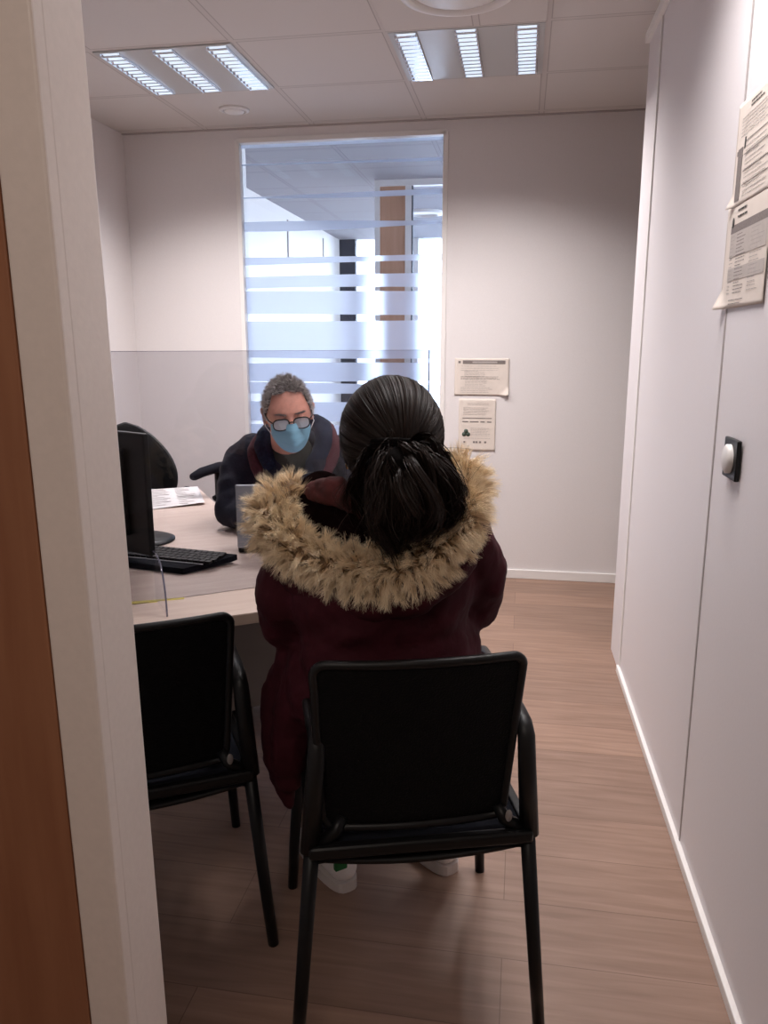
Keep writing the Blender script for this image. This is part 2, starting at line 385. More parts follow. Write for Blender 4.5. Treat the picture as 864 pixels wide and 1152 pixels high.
# front wall with the doorway the photographer looks through
fy0, fy1 = 0.85, 0.94
simple('wall_front', (-3.4, fy0, 0), (-0.572, fy1, CEIL), M['wall'])
simple('wall_front_right', (0.60, fy0, 0), (3.2, fy1, CEIL), M['wall'])
simple('wall_front_header', (-0.572, fy0, 2.12), (0.60, fy1, CEIL), M['wall'])
df = struct('trim_2'); LEAN = R(-0.8)                                   # door frame
MB().box((-0.572, fy0 - 0.012, 0), (-0.5135, fy0 + 0.02, 2.14), 0.004).build('casing', M['frame_paint'], df)
MB().box((-0.560, fy0 + 0.004, 0), (-0.513, fy1 + 0.006, 2.12), 0.006).build('jamb', M['frame_paint'], df)
MB().box((-0.513, fy0 + 0.004, 2.08), (0.6, fy1 + 0.006, 2.12), 0.003).build('head_jamb', M['frame_paint'], df)
MB().box((0.495, fy0 - 0.012, 0), (0.60, fy1 + 0.006, 2.12), 0.003).build('jamb', M['frame_paint'], df)
dw = struct('door_1')
MB().box((-1.45, fy0 - 0.010, 0.01), (-0.574, fy0 - 0.001, 2.10), 0.002).build('door_leaf', M['door_wood'], dw)
for q in (df, dw): q.location = (1.15 * math.tan(R(0.8)), 0, 0); q.rotation_euler = (0, LEAN, 0)
# corridor behind the photographer
simple('wall_corridor', (-3.4, -1.7, 0), (3.2, -1.6, CEIL), M['wall'])
simple('wall_corridor_left', (-3.4, -1.6, 0), (-3.3, 0.85, CEIL), M['wall'])
simple('wall_corridor_right', (3.1, -1.6, 0), (3.2, 0.85, CEIL), M['wall'])

# glazed panel in the back wall
win = struct('window_1')
fr = MB()
t = 0.016
fr.box((WX0 - 0.01, BACK - 0.006, 0), (WX0 + t, BACK + 0.1, WZ), 0.002).box((WX1 - t, BACK - 0.006, 0), (WX1 + 0.012, BACK + 0.1, WZ), 0.002)
fr.box((WX0, BACK - 0.006, WZ - t), (WX1, BACK + 0.1, WZ + 0.01), 0.002).box((WX0, BACK - 0.006, 0), (WX1, BACK + 0.1, 0.05), 0.002)
fr.build('window_frame', M['board'], win)
MB().box((WX0 + t, BACK + 0.03, 0.05), (WX1 - t, BACK + 0.038, WZ - t)).build('window_pane', M['pane'], win)
def band(z0, z1, amp=0.008, ph=0.0, x0=WX0 + t, x1=WX1 - t, part_=None):
    b = MB(); n = 28
    def f(u, v):
        x = x0 + (x1 - x0) * u; w0 = amp * math.sin(3.2 * u + ph); w1 = amp * math.sin(2.5 * u + ph * 1.7 + 1)
        lo = z0 + w0; hi = z1 + w1
        return V((x, BACK + 0.0295, lo + (hi - lo) * v))
    b.grid(f, n, 2); o = b.build('frosted_band', M['frosted'], win)
    return o
bands = [(2.452, 2.470, 0), (2.354, 2.370, .006), (2.180, 2.196, .008), (2.012, 2.044, .012), (1.820, 1.862, .006), (1.682, 1.752, .006), (1.533, 1.664, .006),
         (1.284, 1.498, .003), (1.152, 1.252, .007), (1.074, 1.136, .004), (0.905, 1.030, .006), (0.77, 0.885, .005), (0.60, 0.73, .006), (0.36, 0.575, .004), (0.06, 0.335, .005)]
for i, (a, b_, am) in enumerate(bands): band(a, b_, am, i * 1.3)

# ------------------------------------------------------------------ the space beyond the glass
simple('wall_beyond_left', (-2.27, BACK + 0.1, 0), (-2.17, 9.45, CEIL), M['board'])
sm = struct('trim_3')
for yy, z0 in ((7.30, 2.12), (8.62, 2.25)): MB().box((-2.17, yy - 0.012, z0), (-2.162, yy + 0.012, 2.47)).build('panel_joint', M['seam'], sm)
w2 = struct('window_2')                                  # end wall glazing
for x0, x1 in ((-2.17, -1.98), (-1.30, -1.24), (-0.30, -0.22), (0.9, 0.98), (2.1, 2.18)):
    MB().box((x0 if x0 > -2 else -2.17, 9.40, 0), (x1, 9.50, CEIL)).build('mullion', M['far_dark'] if x0 < -2 or x0 == -0.30 else M['board'], w2)
MB().box((-1.98, 9.40, 0), (3.1, 9.5, 0.12)).build('sill', M['board'], w2)
MB().box((-1.98, 9.44, 0.12), (3.1, 9.45, CEIL)).build('window_pane', M['pane'], w2)
w3 = struct('added_side_window')                                  # unseen side glazing, added so sky light reaches the far left wall
for yy in (4.67, 6.1, 7.6, 9.3): MB().box((3.05, yy, 0), (3.12, yy + 0.08, CEIL)).build('mullion', M['board'], w3)
MB().box((3.08, 4.67, 0.1), (3.09, 9.4, CEIL)).build('window_pane', M['pane'], w3)
def portal(loc, sx, sy, rot):
    o = area_light('window_portal', loc, sx, sy, 1, (1, 1, 1), rot=rot); o.data.cycles.is_portal = True
portal((0.5, 9.55, 1.3), 5.2, 2.5, (R(-90), 0, 0))
portal((3.2, 7.0, 1.3), 4.7, 2.5, (0, R(90), 0)) if False else None
# partly glazed cross partition with a beech panel
w4 = struct('window_4')
b = MB()
for x0, x1 in ((-1.136, -1.098), (-0.905, -0.858), (0.35, 0.40)): b.box((x0, 6.10, 0), (x1, 6.16, CEIL - 0.046))
b.box((-1.136, 6.10, CEIL - 0.045), (3.1, 6.16, CEIL)); b.build('window_frame', M['board'], w4)
MB().box((-1.098, 6.115, 0), (-0.905, 6.145, CEIL - 0.045)).build('wood_panel', M['far_wood'], w4)
b = MB(); b.box((-0.858, 6.105, 0.0), (-0.850, 6.15, CEIL - 0.045)); b.build('gasket', M['far_dark'], w4)
MB().box((-0.85, 6.125, 0.0), (0.35, 6.133, CEIL - 0.045)).build('window_pane', M['pane'], w4)

# ------------------------------------------------------------------ luminaires and ceiling fittings
def luminaire(x0, y0, label, power=1.0):
    t = thing('ceiling_light', label, 'ceiling light', (x0, y0, CEIL), 0, 'recessed ceiling lights')
    W, D, h = 0.60, 0.575, 0.07
    slots = [(0.022, 0.112), (0.255, 0.345), (0.488, 0.578)]
    b = MB(); xs = [0.0] + [q for s in slots for q in s] + [W]
    for i in range(0, len(xs), 2): b.box((xs[i], 0, -0.006), (xs[i + 1], D, 0.0))
    for s in slots: b.box((s[0], 0, -0.006), (s[1], 0.016, 0)); b.box((s[0], D - 0.016, -0.006), (s[1], D, 0))
    b.build('panel', M['lum_panel'], t)
    for s in slots:
        c = (s[0] + s[1]) / 2; w = (s[1] - s[0]) / 2 - 0.002
        r = MB()
        # shallow parabolic trough and cross blades, just under the tile plane
        r.grid(lambda u, v: V((c + w * math.cos(math.pi * u), 0.018 + (D - 0.036) * v, -0.0015 - 0.0 + -0.0008 * math.sin(math.pi * u))), 9, 2)
        for k in range(13):
            yy = 0.03 + (D - 0.06) * k / 12
            r.prism([(-0.0060, -0.0155), (0.0060, -0.0155), (0.0015, -0.004), (-0.0015, -0.004)], -w, w,
                    T=Matrix.Translation((c, yy, 0)) @ Matrix(((0, 0, 1, 0), (1, 0, 0, 0), (0, 1, 0, 0), (0, 0, 0, 1))))
        for sx in (-1, 1): r.prism([(-0.001, -0.016), (0.001, -0.016), (0.001, 0), (-0.001, 0)], 0.016, D - 0.016,
                    T=Matrix.Translation((c + sx * w, 0, 0)) @ Matrix(((1, 0, 0, 0), (0, 0, 1, 0), (0, 1, 0, 0), (0, 0, 0, 1))))
        lo = r.build('louvre', M['reflector'], t)
        MB().box((c - 0.036, 0.022, -0.0045), (c + 0.036, D - 0.022, -0.0025), 0.0008).build('tube', M['tube'], lo)
        if power:
            area_light('lamp_light', (c, D / 2, -0.020), 0.075, 0.50, LUM_POWER * power, ROOM_LIGHT, 132, parent=t)
    return t
luminaire(-1.805, 3.32, 'recessed ceiling light with three louvred strips, left of the two, above the man', 1.15)
luminaire(-0.565, 3.32, 'recessed ceiling light with three louvred strips, right of the two, beside the round air diffuser')
luminaire(-0.255, 1.55, 'recessed louvred ceiling light above the woman, out of the picture', 0.62)
t = thing('air_diffuser', 'large round white ceiling air diffuser cut by the top edge of the picture', 'air diffuser', (-0.265, 2.965, CEIL))
MB().box((-0.305, -0.24, -0.012), (0.305, 0.335, 0), 0.003).build('square_plate', M['ceil'], t)
MB().lathe([(0.205, -0.012), (0.20, -0.022), (0.178, -0.026), (0.168, -0.018), (0.166, -0.012)], 48).build('outer_ring', M['white_plastic'], t)
MB().lathe([(0.150, -0.012), (0.146, -0.020), (0.10, -0.030), (0.0, -0.031)], 48).build('centre_disc', M['white_plastic'], t)
t = thing('smoke_detector', 'small round white ceiling disc between the left light and the glazed panel', 'ceiling disc', (-1.52, 4.205, CEIL))
MB().lathe([(0.078, 0), (0.078, -0.006), (0.060, -0.012), (0.058, -0.006)], 40).build('rim', M['white_plastic'], t)
MB().lathe([(0.052, 0), (0.052, -0.010), (0.047, -0.015), (0, -0.016)], 40).build('cap', M['white_plastic'], t)
t = thing('diffuser_reflection', 'round white ceiling ring standing for a diffuser reflected in the glass beyond', 'air diffuser', (-0.95, 7.6, CEIL))  # solid ring in place of a reflection in the glass partition
MB().lathe([(0.19, 0), (0.18, -0.02), (0.13, -0.03), (0.12, -0.012), (0.0, -0.014)], 40).build('ring', M['white_plastic'], t)

# ------------------------------------------------------------------ papers and switch
def print_lines(b, x0, x1, z0, z1, n, seed, h=0.0016, y=-0.0006, mat=0, frac=(0.5, 1.0)):
    rr = random.Random(seed)
    for k in range(n):
        z = z1 - (z1 - z0) * (k + 0.5) / n; x = x0; end = x0 + (x1 - x0) * rr.uniform(*frac)
        while x < end:
            w = rr.uniform(0.006, 0.022); b.box((x, y - 0.0002, z - h / 2), (min(x + w, end), y, z + h / 2), mat=mat); x += w + 0.003
def paper_sheet(w, h, corner, fold=0.04, curl=0.0):
    # local: x right, z up, y towards wall (sheet at y=0 facing -y); lower corner curled out
    b = MB()
    def f(u, v):
        x = w * u; z = h * v; y = -curl * 0.3 * math.sin(math.pi * u) * 0.2
        d = (u if corner == 'r' else 1 - u) * w - (v) * h - (w - fold)
        if d > 0: y -= d * 0.45; 
        return V((x, y, z))
    b.grid(f, 26, 26); return b
def wall_paper(label, X, Z, w, h, rz, base, corner='r', fold=0.04):
    t = thing('paper_notice', label, 'paper notice', base, rz, None)
    o = paper_sheet(w, h, corner, fold).build('sheet', M['paper'], t); thicken(o, 0.0004)
    return t
t = wall_paper('landscape printed notice with a grey title bar taped on the back wall', 0, 0, 0.308, 0.208, 0, (-0.386, BACK - 0.004, 1.078), 'r', 0.05)
b = MB(); b.box((0.045, -0.0014, 0.176), (0.285, -0.0009, 0.196), mat=0); 
b.box((0.02, -0.0014, 0.180), (0.034, -0.0009, 0.192), mat=1)
print_lines(b, 0.035, 0.27, 0.135, 0.170, 3, 3, y=-0.001, mat=2, frac=(0.8, 1)); print_lines(b, 0.055, 0.18, 0.105, 0.14, 5, 4, y=-0.001, mat=2)
print_lines(b, 0.035, 0.26, 0.088, 0.108, 3, 5, y=-0.001, mat=1, frac=(0.85, 1)); print_lines(b, 0.06, 0.2, 0.05, 0.088, 5, 6, y=-0.001, mat=2); print_lines(b, 0.035, 0.25, 0.012, 0.048, 4, 8, y=-0.001, mat=2, frac=(0.7, 1))
b.build('print', [M['ink'], M['ink'], M['ink_pale']], t)
MB().box((0.10, -0.0012, 0.181), (0.24, -0.00145, 0.191), mat=0).build('title_text', M['ink_pale'], t)
t = wall_paper('portrait printed notice with three round badges taped beneath the landscape notice', 0, 0, 0.212, 0.300, 0, (-0.358, BACK - 0.004, 0.758), 'r', 0.006)
b = MB(); print_lines(b, 0.05, 0.18, 0.262, 0.278, 2, 3, y=-0.001, mat=1, frac=(0.9, 1)); print_lines(b, 0.025, 0.185, 0.205, 0.252, 6, 9, y=-0.001, mat=1, frac=(0.8, 1))
b.box((0.022, -0.0013, 0.187), (0.19, -0.0009, 0.191))
for x0, x1 in ((0.022, 0.055), (0.065, 0.115), (0.125, 0.15), (0.163, 0.188)): b.box((x0, -0.0013, 0.165), (x1, -0.0009, 0.171))
print_lines(b, 0.07, 0.185, 0.085, 0.135, 6, 19, y=-0.001, mat=1, frac=(0.7, 1)); print_lines(b, 0.03, 0.185, 0.068, 0.078, 1, 20, y=-0.001, mat=1, frac=(0.9, 1))
for x in (0.03, 0.085, 0.1, 0.12, 0.15): b.box((x, -0.0013, 0.045), (x + 0.012, -0.0009, 0.056))
b.build('print', [M['ink'], M['ink_pale']], t)
b = MB()
for x, z in ((0.033, 0.095), (0.044, 0.113), (0.056, 0.095)):
    b.lathe([(0.0, 0), (0.0125, 0), (0.0125, -0.0006), (0, -0.0006)], 24, T=Matrix.Translation((x, -0.0008, z)) @ Matrix.Rotation(R(-90), 4, 'X'))
b.build('round_badges', M['cable_green'], t)
# two notices on the partition (local x runs towards the camera)
pz = R(-90) + PA
t = wall_paper('upper printed notice on the right partition with a grey side column', 0, 0, 0.297, 0.224, pz, (0.4665, 2.062, 1.675), 'l', 0.03)
b = MB(); b.box((0.026, -0.0013, 0.012), (0.062, -0.0009, 0.125), mat=0); b.box((0.018, -0.0013, 0.112), (0.028, -0.0009, 0.122), mat=0); b.box((0.072, -0.0013, 0.118), (0.082, -0.0009, 0.142), mat=2)
print_lines(b, 0.10, 0.24, 0.196, 0.212, 2, 31, y=-0.001, mat=2, h=0.003, frac=(0.5, 0.7)); print_lines(b, 0.04, 0.28, 0.145, 0.190, 6, 32, y=-0.001, mat=1, frac=(0.7, 1))
for z in (0.132, 0.105, 0.07, 0.04): b.box((0.075, -0.0013, z), (0.28, -0.0009, z + 0.0015), mat=0)
print_lines(b, 0.085, 0.27, 0.012, 0.125, 12, 33, y=-0.001, mat=1)
b.build('print', [M['ink'], M['ink_pale'], M['ink_dark']], t)
t = wall_paper('lower printed timetable on the right partition with shaded rows and a curled lower corner', 0, 0, 0.330, 0.232, pz, (0.4665, 2.085, 1.449), 'l', 0.045)
b = MB(); b.box((0.045, -0.0013, 0.168), (0.32, -0.0009, 0.186), mat=0); print_lines(b, 0.09, 0.18, 0.195, 0.222, 2, 41, y=-0.001, h=0.004, mat=2, frac=(0.6, 1))
b.box((0.045, -0.0011, 0.115), (0.32, -0.0009, 0.168), mat=3); b.box((0.045, -0.0011, 0.062), (0.32, -0.0009, 0.09), mat=3)
print_lines(b, 0.05, 0.085, 0.03, 0.165, 16, 42, y=-0.0012, mat=1); print_lines(b, 0.10, 0.18, 0.03, 0.165, 18, 43, y=-0.0012, mat=0); print_lines(b, 0.21, 0.30, 0.03, 0.165, 16, 44, y=-0.0012, mat=1)
print_lines(b, 0.07, 0.25, 0.006, 0.022, 2, 45, y=-0.001, mat=0)
b.build('print', [M['ink'], M['ink_pale'], M['ink_dark'], mat('shaded_row', (0.47, 0.42, 0.39), 0.7, var=0.05)], t)
b = MB(); b.lathe([(0, 0), (0.009, 0), (0.009, -0.0006), (0, -0.0006)], 20, T=Matrix.Translation((0.058, -0.001, 0.192)) @ Matrix.Rotation(R(-90), 4, 'X') @ Matrix.Diagonal((1, 1.3, 1, 1)))
b.build('round_badge', M['ink_dark'], t)

t = thing('light_switch', 'square black wall switch plate with a white rocker on the right partition', 'switch', (0.4725, 1.855, 1.117), R(-90) + PA)
MB().box((-0.052, -0.010, -0.045), (0.052, 0, 0.045), 0.003).build('plate', M['black'], t)
MB().lathe([(0, 0.016), (0.024, 0.015), (0.031, 0.011), (0.031, 0)], 36, T=Matrix.Translation((0.004, -0.008, 0.0)) @ Matrix.Rotation(R(90), 4, 'X') @ Matrix.Diagonal((0.9, 1.05, 1, 1))).build('rocker', M['white_plastic'], t)

# ------------------------------------------------------------------ the desk
DA = R(33); DO = V((-0.60, 1.716, 0))
def uv(u, v, z=0): return V((DO.x + u * math.cos(DA) - v * math.sin(DA), DO.y + u * math.sin(DA) + v * math.cos(DA), z))
DZ = 0.74
t = thing('office_desk', 'L-shaped pale maple laminate desk between the man and the woman', 'desk', (DO.x, DO.y, 0), DA)
poly = []
def arc(cx, cy, r, a0, a1, n=8):
    return [(cx + r * math.cos(R(a0 + (a1 - a0) * k / n)), cy + r * math.sin(R(a0 + (a1 - a0) * k / n))) for k in range(n + 1)]
poly += arc(-0.84, 0.05, 0.05, 180, 270, 5)
poly += arc(0.57, 0.05, 0.05, 270, 360, 5)
poly += arc(0.57, 0.75, 0.05, 0, 90, 5)
poly += arc(0.32, 0.96, 0.16, 270, 180, 8)      # concave corner in front of the man
poly += arc(0.09, 1.69, 0.07, 0, 90, 6)
poly += arc(-0.50, 1.71, 0.05, 90, 180, 5)
poly += [(-0.55, 0.85), (-0.60, 0.80), (-0.89, 0.80)]
o = MB().prism(poly, DZ - 0.003, DZ).build('desktop', M['desk'], t)
MB().prism(poly, DZ - 0.027, DZ - 0.003).build('edge_band', M['desk_edge'], t)
for (x, y) in ((-0.80, 0.40), (0.50, 0.40)):
    b = MB(); b.box((x - 0.03, y - 0.33, 0.0), (x + 0.03, y + 0.33, 0.03), 0.008); b.box((x - 0.02, y - 0.05, 0.02), (x + 0.02, y + 0.05, DZ - 0.04), 0.006); b.box((x - 0.03, y - 0.30, DZ - 0.055), (x + 0.03, y + 0.30, DZ - 0.027), 0.004)
    b.build('leg', M['steel'], t)
for x in (-0.48, 0.08):
    b = MB(); b.tube([(x, 1.6, 0.0), (x, 1.6, DZ - 0.027)], 0.03, 20); b.lathe([(0, 0), (0.04, 0), (0.04, 0.012), (0.03, 0.014)], 20, (x, 1.6, 0)); b.build('leg', M['steel'], t)
MB().box((-0.77, 0.52, 0.24), (0.47, 0.54, DZ - 0.027), 0.002).build('modesty_panel', M['panel_dark'], t)

# plexiglass hygiene screen, standing on the desk
SA = math.atan2(0.501, 0.676)
t = thing('plexiglass_screen', 'large clear plexiglass hygiene screen standing on the desk between the two people', 'hygiene screen', (-0.258, 2.2065, DZ), SA)
LN = 1.20
MB().box((-LN, -0.0025, 0.0), (0, 0.0025, 0.611), 0.0008).build('sheet', M['acrylic'], t)
MB().box((-0.0012, -0.0026, 0.0), (0.0006, 0.0026, 0.611)).build('edge', M['acrylic_edge'], t)
MB().box((-LN, -0.0026, 0.6108), (0, 0.0026, 0.6118)).build('edge', M['acrylic_edge'], t)
for i, xf in enumerate((-0.775, -0.14)):
    prof = [(0.0, 0.0), (-0.128, 0.0)] + [(-0.128 * math.cos(a) ** 0.55 if a < 1.56 else 0, 0.128 * math.sin(a)) for a in [1.57 * k / 12 for k in range(1, 13)]]
    T = Matrix.Translation((xf, 0, 0)) @ Matrix(((0, 0, 1, 0), (1, 0, 0, 0), (0, 1, 0, 0), (0, 0, 0, 1)))
    f = MB().prism(prof, -0.002, 0.002, T=T).build('foot', M['acrylic_foot'], t)
    e = MB(); pts = [V((xf, p[0], p[1])) for p in prof[1:]]
    e.tube([p + V((0, 0, 0.001)) for p in pts], 0.0022, 6); e.build('foot_edge', M['acrylic_edge'], f)

# yellow tape
p0, p1 = V((-0.945, 1.722, DZ)), V((-0.83, 1.79, DZ)); an = math.atan2(p1.y - p0.y, p1.x - p0.x)
t = MB().box((0, -0.006, 0), (0.135, 0.006, 0.0008)).box((0.0, -0.014, 0), (0.07, -0.005, 0.0007)).build('yellow_tape', M['tape'])
t.location = p0; t.rotation_euler = (0, 0, an - 0.10); link(t, None, 'strip of yellow tape on the desk at the foot of the plexiglass screen', 'tape')

# open paper booklet on the desk
c = [V((-1.62, 3.155)), V((-1.42, 3.275)), V((-1.228, 2.898)), V((-1.404, 2.764))]
def pap(u, v): 
    a = c[0].lerp(c[1], u); d = c[3].lerp(c[2], u); q = a.lerp(d, v)
    return q
t = thing('paper_form', 'printed white paper form lying on the far left of the desk', 'paper', (pap(.5, .5).x, pap(.5, .5).y, DZ))
org = V((t.location.x, t.location.y, 0))
b = MB(); b.grid(lambda u, v: V((pap(u, v).x - org.x, pap(u, v).y - org.y, 0.0012 + 0.006 * abs(math.sin(3.1 * v)) * (1 - u * .5) + 0.012 * max(0, v - 0.9) * 8 * u)), 10, 20)
thicken(b.build('sheet', M['paper_white'], t), 0.0006)
b = MB(); rr = random.Random(5)
for k in range(26):
    v = 0.06 + 0.88 * (k % 13) / 13; u0 = 0.08 if k < 13 else 0.55; u1 = u0 + rr.uniform(0.12, 0.36)
    zz = 0.0022 + 0.006 * abs(math.sin(3.1 * v)) * (1 - (u0 + u1) / 2 * .5)
    q = [pap(u0, v), pap(u1, v), pap(u1, v + 0.016 + (0.02 if k % 5 == 0 else 0)), pap(u0, v + 0.016)]
    b.prism([(p.x - org.x, p.y - org.y) for p in q], zz, zz + 0.0004)
b.build('print', M['ink_pale'], t)

# laptop, back of the lid towards the camera
t = thing('laptop', 'open silver laptop with its lid back towards the woman, in front of the man', 'laptop', (-0.842, 2.222, DZ), R(12))
b = MB(); b.box((0, 0.0, 0.001), (0.345, 0.235, 0.024), 0.005); b.build('base', M['black'], t)
MB().box((0.012, 0.012, 0.0235), (0.333, 0.228, 0.0255), 0.001).build('palm_rest', M['alu'], t)
b = MB()
for r_ in range(5):
    for k in range(14): b.box((0.03 + k * 0.0205, 0.045 + r_ * 0.019, 0.0255), (0.047 + k * 0.0205, 0.060 + r_ * 0.019, 0.0275))
b.build('keys', M['black'], t)
lid = MB().box((0, -0.012, 0.018), (0.345, -0.004, 0.214), 0.004).build('lid', M['lid'], t); 
MB().box((0.012, -0.0042, 0.035), (0.333, -0.0032, 0.205)).build('screen', M['screen_lit'], lid)
MB().box((0.02, -0.014, 0.020), (0.325, -0.003, 0.028), 0.002).build('hinge_bar', M['alu'], lid)

# keyboard
t = thing('keyboard', 'black desktop keyboard on the desk beside the monitor', 'keyboard', (-0.985, 2.075, DZ), R(-9))
T = Matrix.Rotation(R(2.5), 4, 'X')
MB().prism([(-0.19, -0.055), (-0.14, -0.085), (0.09, -0.09), (0.165, 0.045), (0.17, 0.07), (-0.19, 0.07)], 0.006, 0.022, T=T).build('body', M['navyblack'], t)
b = MB()
for r_ in range(5):
    for k in range(17): b.box((-0.182 + k * 0.0192 + (r_ % 2) * 0.004, -0.035 + r_ * 0.0195, 0.022), (-0.166 + k * 0.0192 + (r_ % 2) * 0.004, -0.019 + r_ * 0.0195, 0.029), T=T)
b.build('keys', M['black'], t)
MB().box((-0.185, -0.045, 0.0222), (0.125, -0.0425, 0.0242), T=T).build('trim_line', M['alu'], t)

# monitor
mdir = V((-0.906, 0.42, 0)).normalized(); ma = math.atan2(mdir.y, mdir.x)
t = thing('monitor', 'black computer monitor on the desk beside the door frame, seen from behind', 'monitor', (-1.012, 2.0, DZ + 0.002), ma)
# local x runs along the panel away from its right edge, local -y towards the man's side
MB().box((0, -0.012, 0.04), (0.50, 0.008, 0.385), 0.004).build('housing', M['black'], t)
b = MB().box((0.08, 0.006, 0.09), (0.42, 0.028, 0.34), 0.008); b.build('back_cover', M['black'], t)
MB().box((0.002, -0.006, 0.382), (0.498, 0.004, 0.3865), 0.001).build('top_highlight', M['steel'], t)  # lighter grey strip stands for the highlight along the housing top
MB().box((0.012, -0.0135, 0.055), (0.488, -0.0118, 0.373)).build('screen', M['screen'], t)
MB().lathe([(0.040, 0), (0.040, 0.0015), (0.033, 0.0015), (0.033, 0)], 32, T=Matrix.Translation((0.25, 0.028, 0.2)) @ Matrix.Rotation(R(-90), 4, 'X')).build('emblem_ring', M['steel'], t)
st = MB(); st.tube([(0.25, -0.012, 0.16), (0.25, -0.06, 0.12), (0.28, -0.16, 0.06), (0.31, -0.19, 0.012)], [0.02, 0.022, 0.026, 0.03], 14); st.build('stand', M['black'], t)
MB().lathe([(0, 0.014), (0.09, 0.011), (0.11, 0.004), (0.11, 0), (0, 0)], 36, (0.31, -0.20, 0)).build('base', M['black'], t)

# ------------------------------------------------------------------ visitor chairs
def visitor_chair(label, x, y, rz, extra=0):
    t = thing('visitor_chair', label, 'chair', (x, y, 0), rz, 'black visitor chairs')
    bk = M['black_metal']
    for s in (-1, 1):
        # rear leg splays out to the floor and rises into the armrest post
        MB().tube([(s * 0.247, -0.245, 0.0), (s * 0.236, -0.243, 0.12), (s * 0.207, -0.236, 0.46)], [0.0125, 0.0135, 0.015], 14).build('leg', bk, t)
        MB().tube([(s * 0.247, 0.245, 0.0), (s * 0.240, 0.24, 0.12), (s * 0.214, 0.215, 0.46)], [0.0125, 0.0135, 0.015], 14).build('leg', bk, t)
        a = MB(); a.tube([(s * 0.212, -0.237, 0.44), (s * 0.202, -0.240, 0.57), (s * 0.196, -0.243, 0.652), (s * 0.196, -0.225, 0.670), (s * 0.199, -0.17, 0.672), (s * 0.207, 0.05, 0.668), (s * 0.212, 0.15, 0.660), (s * 0.215, 0.19, 0.635), (s * 0.216, 0.212, 0.46)],
                       [0.019, 0.018, 0.017, 0.016, 0.016, 0.016, 0.016, 0.015, 0.0145], 14, flat=0.85)
        a.build('armrest', M['black'], t)
    # seat shell with sagging under-edge and padded top
    def seat(u, v, top):
        x = -0.215 + 0.43 * u; y = -0.245 + 0.475 * v
        sag = (1 - (2 * u - 1) ** 2)
        z = 0.445 + (0.012 * sag - 0.022 * (2 * v - 1) ** 4 * (v > .5)) if top else 0.427 - 0.020 * sag
        return V((x, y, z))
    b = MB(); b.grid(lambda u, v: seat(u, v, False), 15, 13); thicken(b.build('seat_shell', M['black'], t), 0.008)
    b = MB(); b.grid(lambda u, v: seat(u, v, True), 15, 13); o = b.build('seat', M['navyblack'], t); thicken(o, 0.03, -1)
    MB().box((-0.215, -0.26, 0.432), (0.215, -0.235, 0.458), 0.008).box((-0.215, 0.20, 0.425), (0.215, 0.222, 0.445), 0.006).box((-0.222, -0.24, 0.43), (-0.202, 0.21, 0.452), 0.004).box((0.202, -0.24, 0.43), (0.222, 0.21, 0.452), 0.004).build('seat_frame', bk, t)
    # backrest: curved mesh panel in a thin rim
    zb, zt = 0.478, 0.826
    def half(w): return 0.172 + 0.017 * min(1, max(0, w)) ** 0.7
    def P(x, w):
        h = half(w); y = -0.215 - 0.055 * w ** 1.3 - 0.020 * (1 - (x / 0.195) ** 2)
        return V((x - 0.012, y, zb + (zt - zb) * w))
    out = []
    n = 14
    for k in range(n + 1): w = 0.06 + 0.86 * k / n; out.append((half(w), w))
    rr_ = 0.022
    for k in range(1, 7): a = R(90 * k / 6); out.append((half(1) - rr_ + rr_ * math.cos(a), 0.93 + 0.07 * math.sin(a)))
    for k in range(1, 12): out.append((half(1) - rr_ - 2 * (half(1) - rr_) * k / 12, 1.0))
    for k in range(0, 7): a = R(90 + 90 * k / 6); out.append((-half(1) + rr_ + rr_ * math.cos(a), 0.93 + 0.07 * math.sin(a)))
    for k in range(n - 1, -1, -1): w = 0.06 + 0.86 * k / n; out.append((-half(w), w))
    for k in range(0, 13): xx = -half(0) + 0.012 + 2 * (half(0) - 0.012) * k / 12; out.append((xx, 0.0))
    MB().tube([P(x, w) for x, w in out], 0.0085, 10, closed=True).build('back_frame', M['black'], t)
    b = MB(); b.grid(lambda u, v: P((2 * u - 1) * (half(v) - 0.002), 0.01 + 0.98 * v), 25, 21); o = b.build('backrest', MESHMAT, t); thicken(o, 0.004)
    for s in (-1, 1):
        MB().tube([(s * 0.150, -0.222, 0.50), (s * 0.162, -0.232, 0.475), (s * 0.190, -0.235, 0.455)], [0.012, 0.013, 0.014], 12).build('back_bracket', bk, t)
        if s > 0: MB().lathe([(0, 0.004), (0.008, 0.003), (0.010, 0)], 18, T=Matrix.Translation((s * 0.165, -0.252, 0.492)) @ Matrix.Rotation(R(90), 4, 'X') @ Matrix.Diagonal((0.7, 1.3, 1, 1))).build('screw_cap', M['panel_dark'], t)
    return t
def mesh_fabric():
    m, nt, b = nodes('black_mesh_fabric'); L = nt.links.new
    b.inputs['Base Color'].default_value = (0.003, 0.003, 0.0035, 1); b.inputs['Roughness'].default_value = 0.7; b.inputs['Specular IOR Level'].default_value = 0.12
    tc = nt.nodes.new('ShaderNodeTexCoord'); vo = nt.nodes.new('ShaderNodeTexVoronoi'); vo.inputs['Scale'].default_value = 260
    L(tc.outputs['Object'], vo.inputs['Vector']); bp = nt.nodes.new('ShaderNodeBump'); bp.inputs['Strength'].default_value = 0.7; bp.inputs['Distance'].default_value = 0.002
    L(vo.outputs['Distance'], bp.inputs['Height']); L(bp.outputs[0], b.inputs['Normal']); return m
MESHMAT = mesh_fabric()
visitor_chair('black mesh-back visitor chair with armrests that the woman sits on', -0.229, 1.551, R(17.3))
visitor_chair('empty black mesh-back visitor chair pushed under the desk, beside the door frame', -0.863, 1.600, R(30.4))

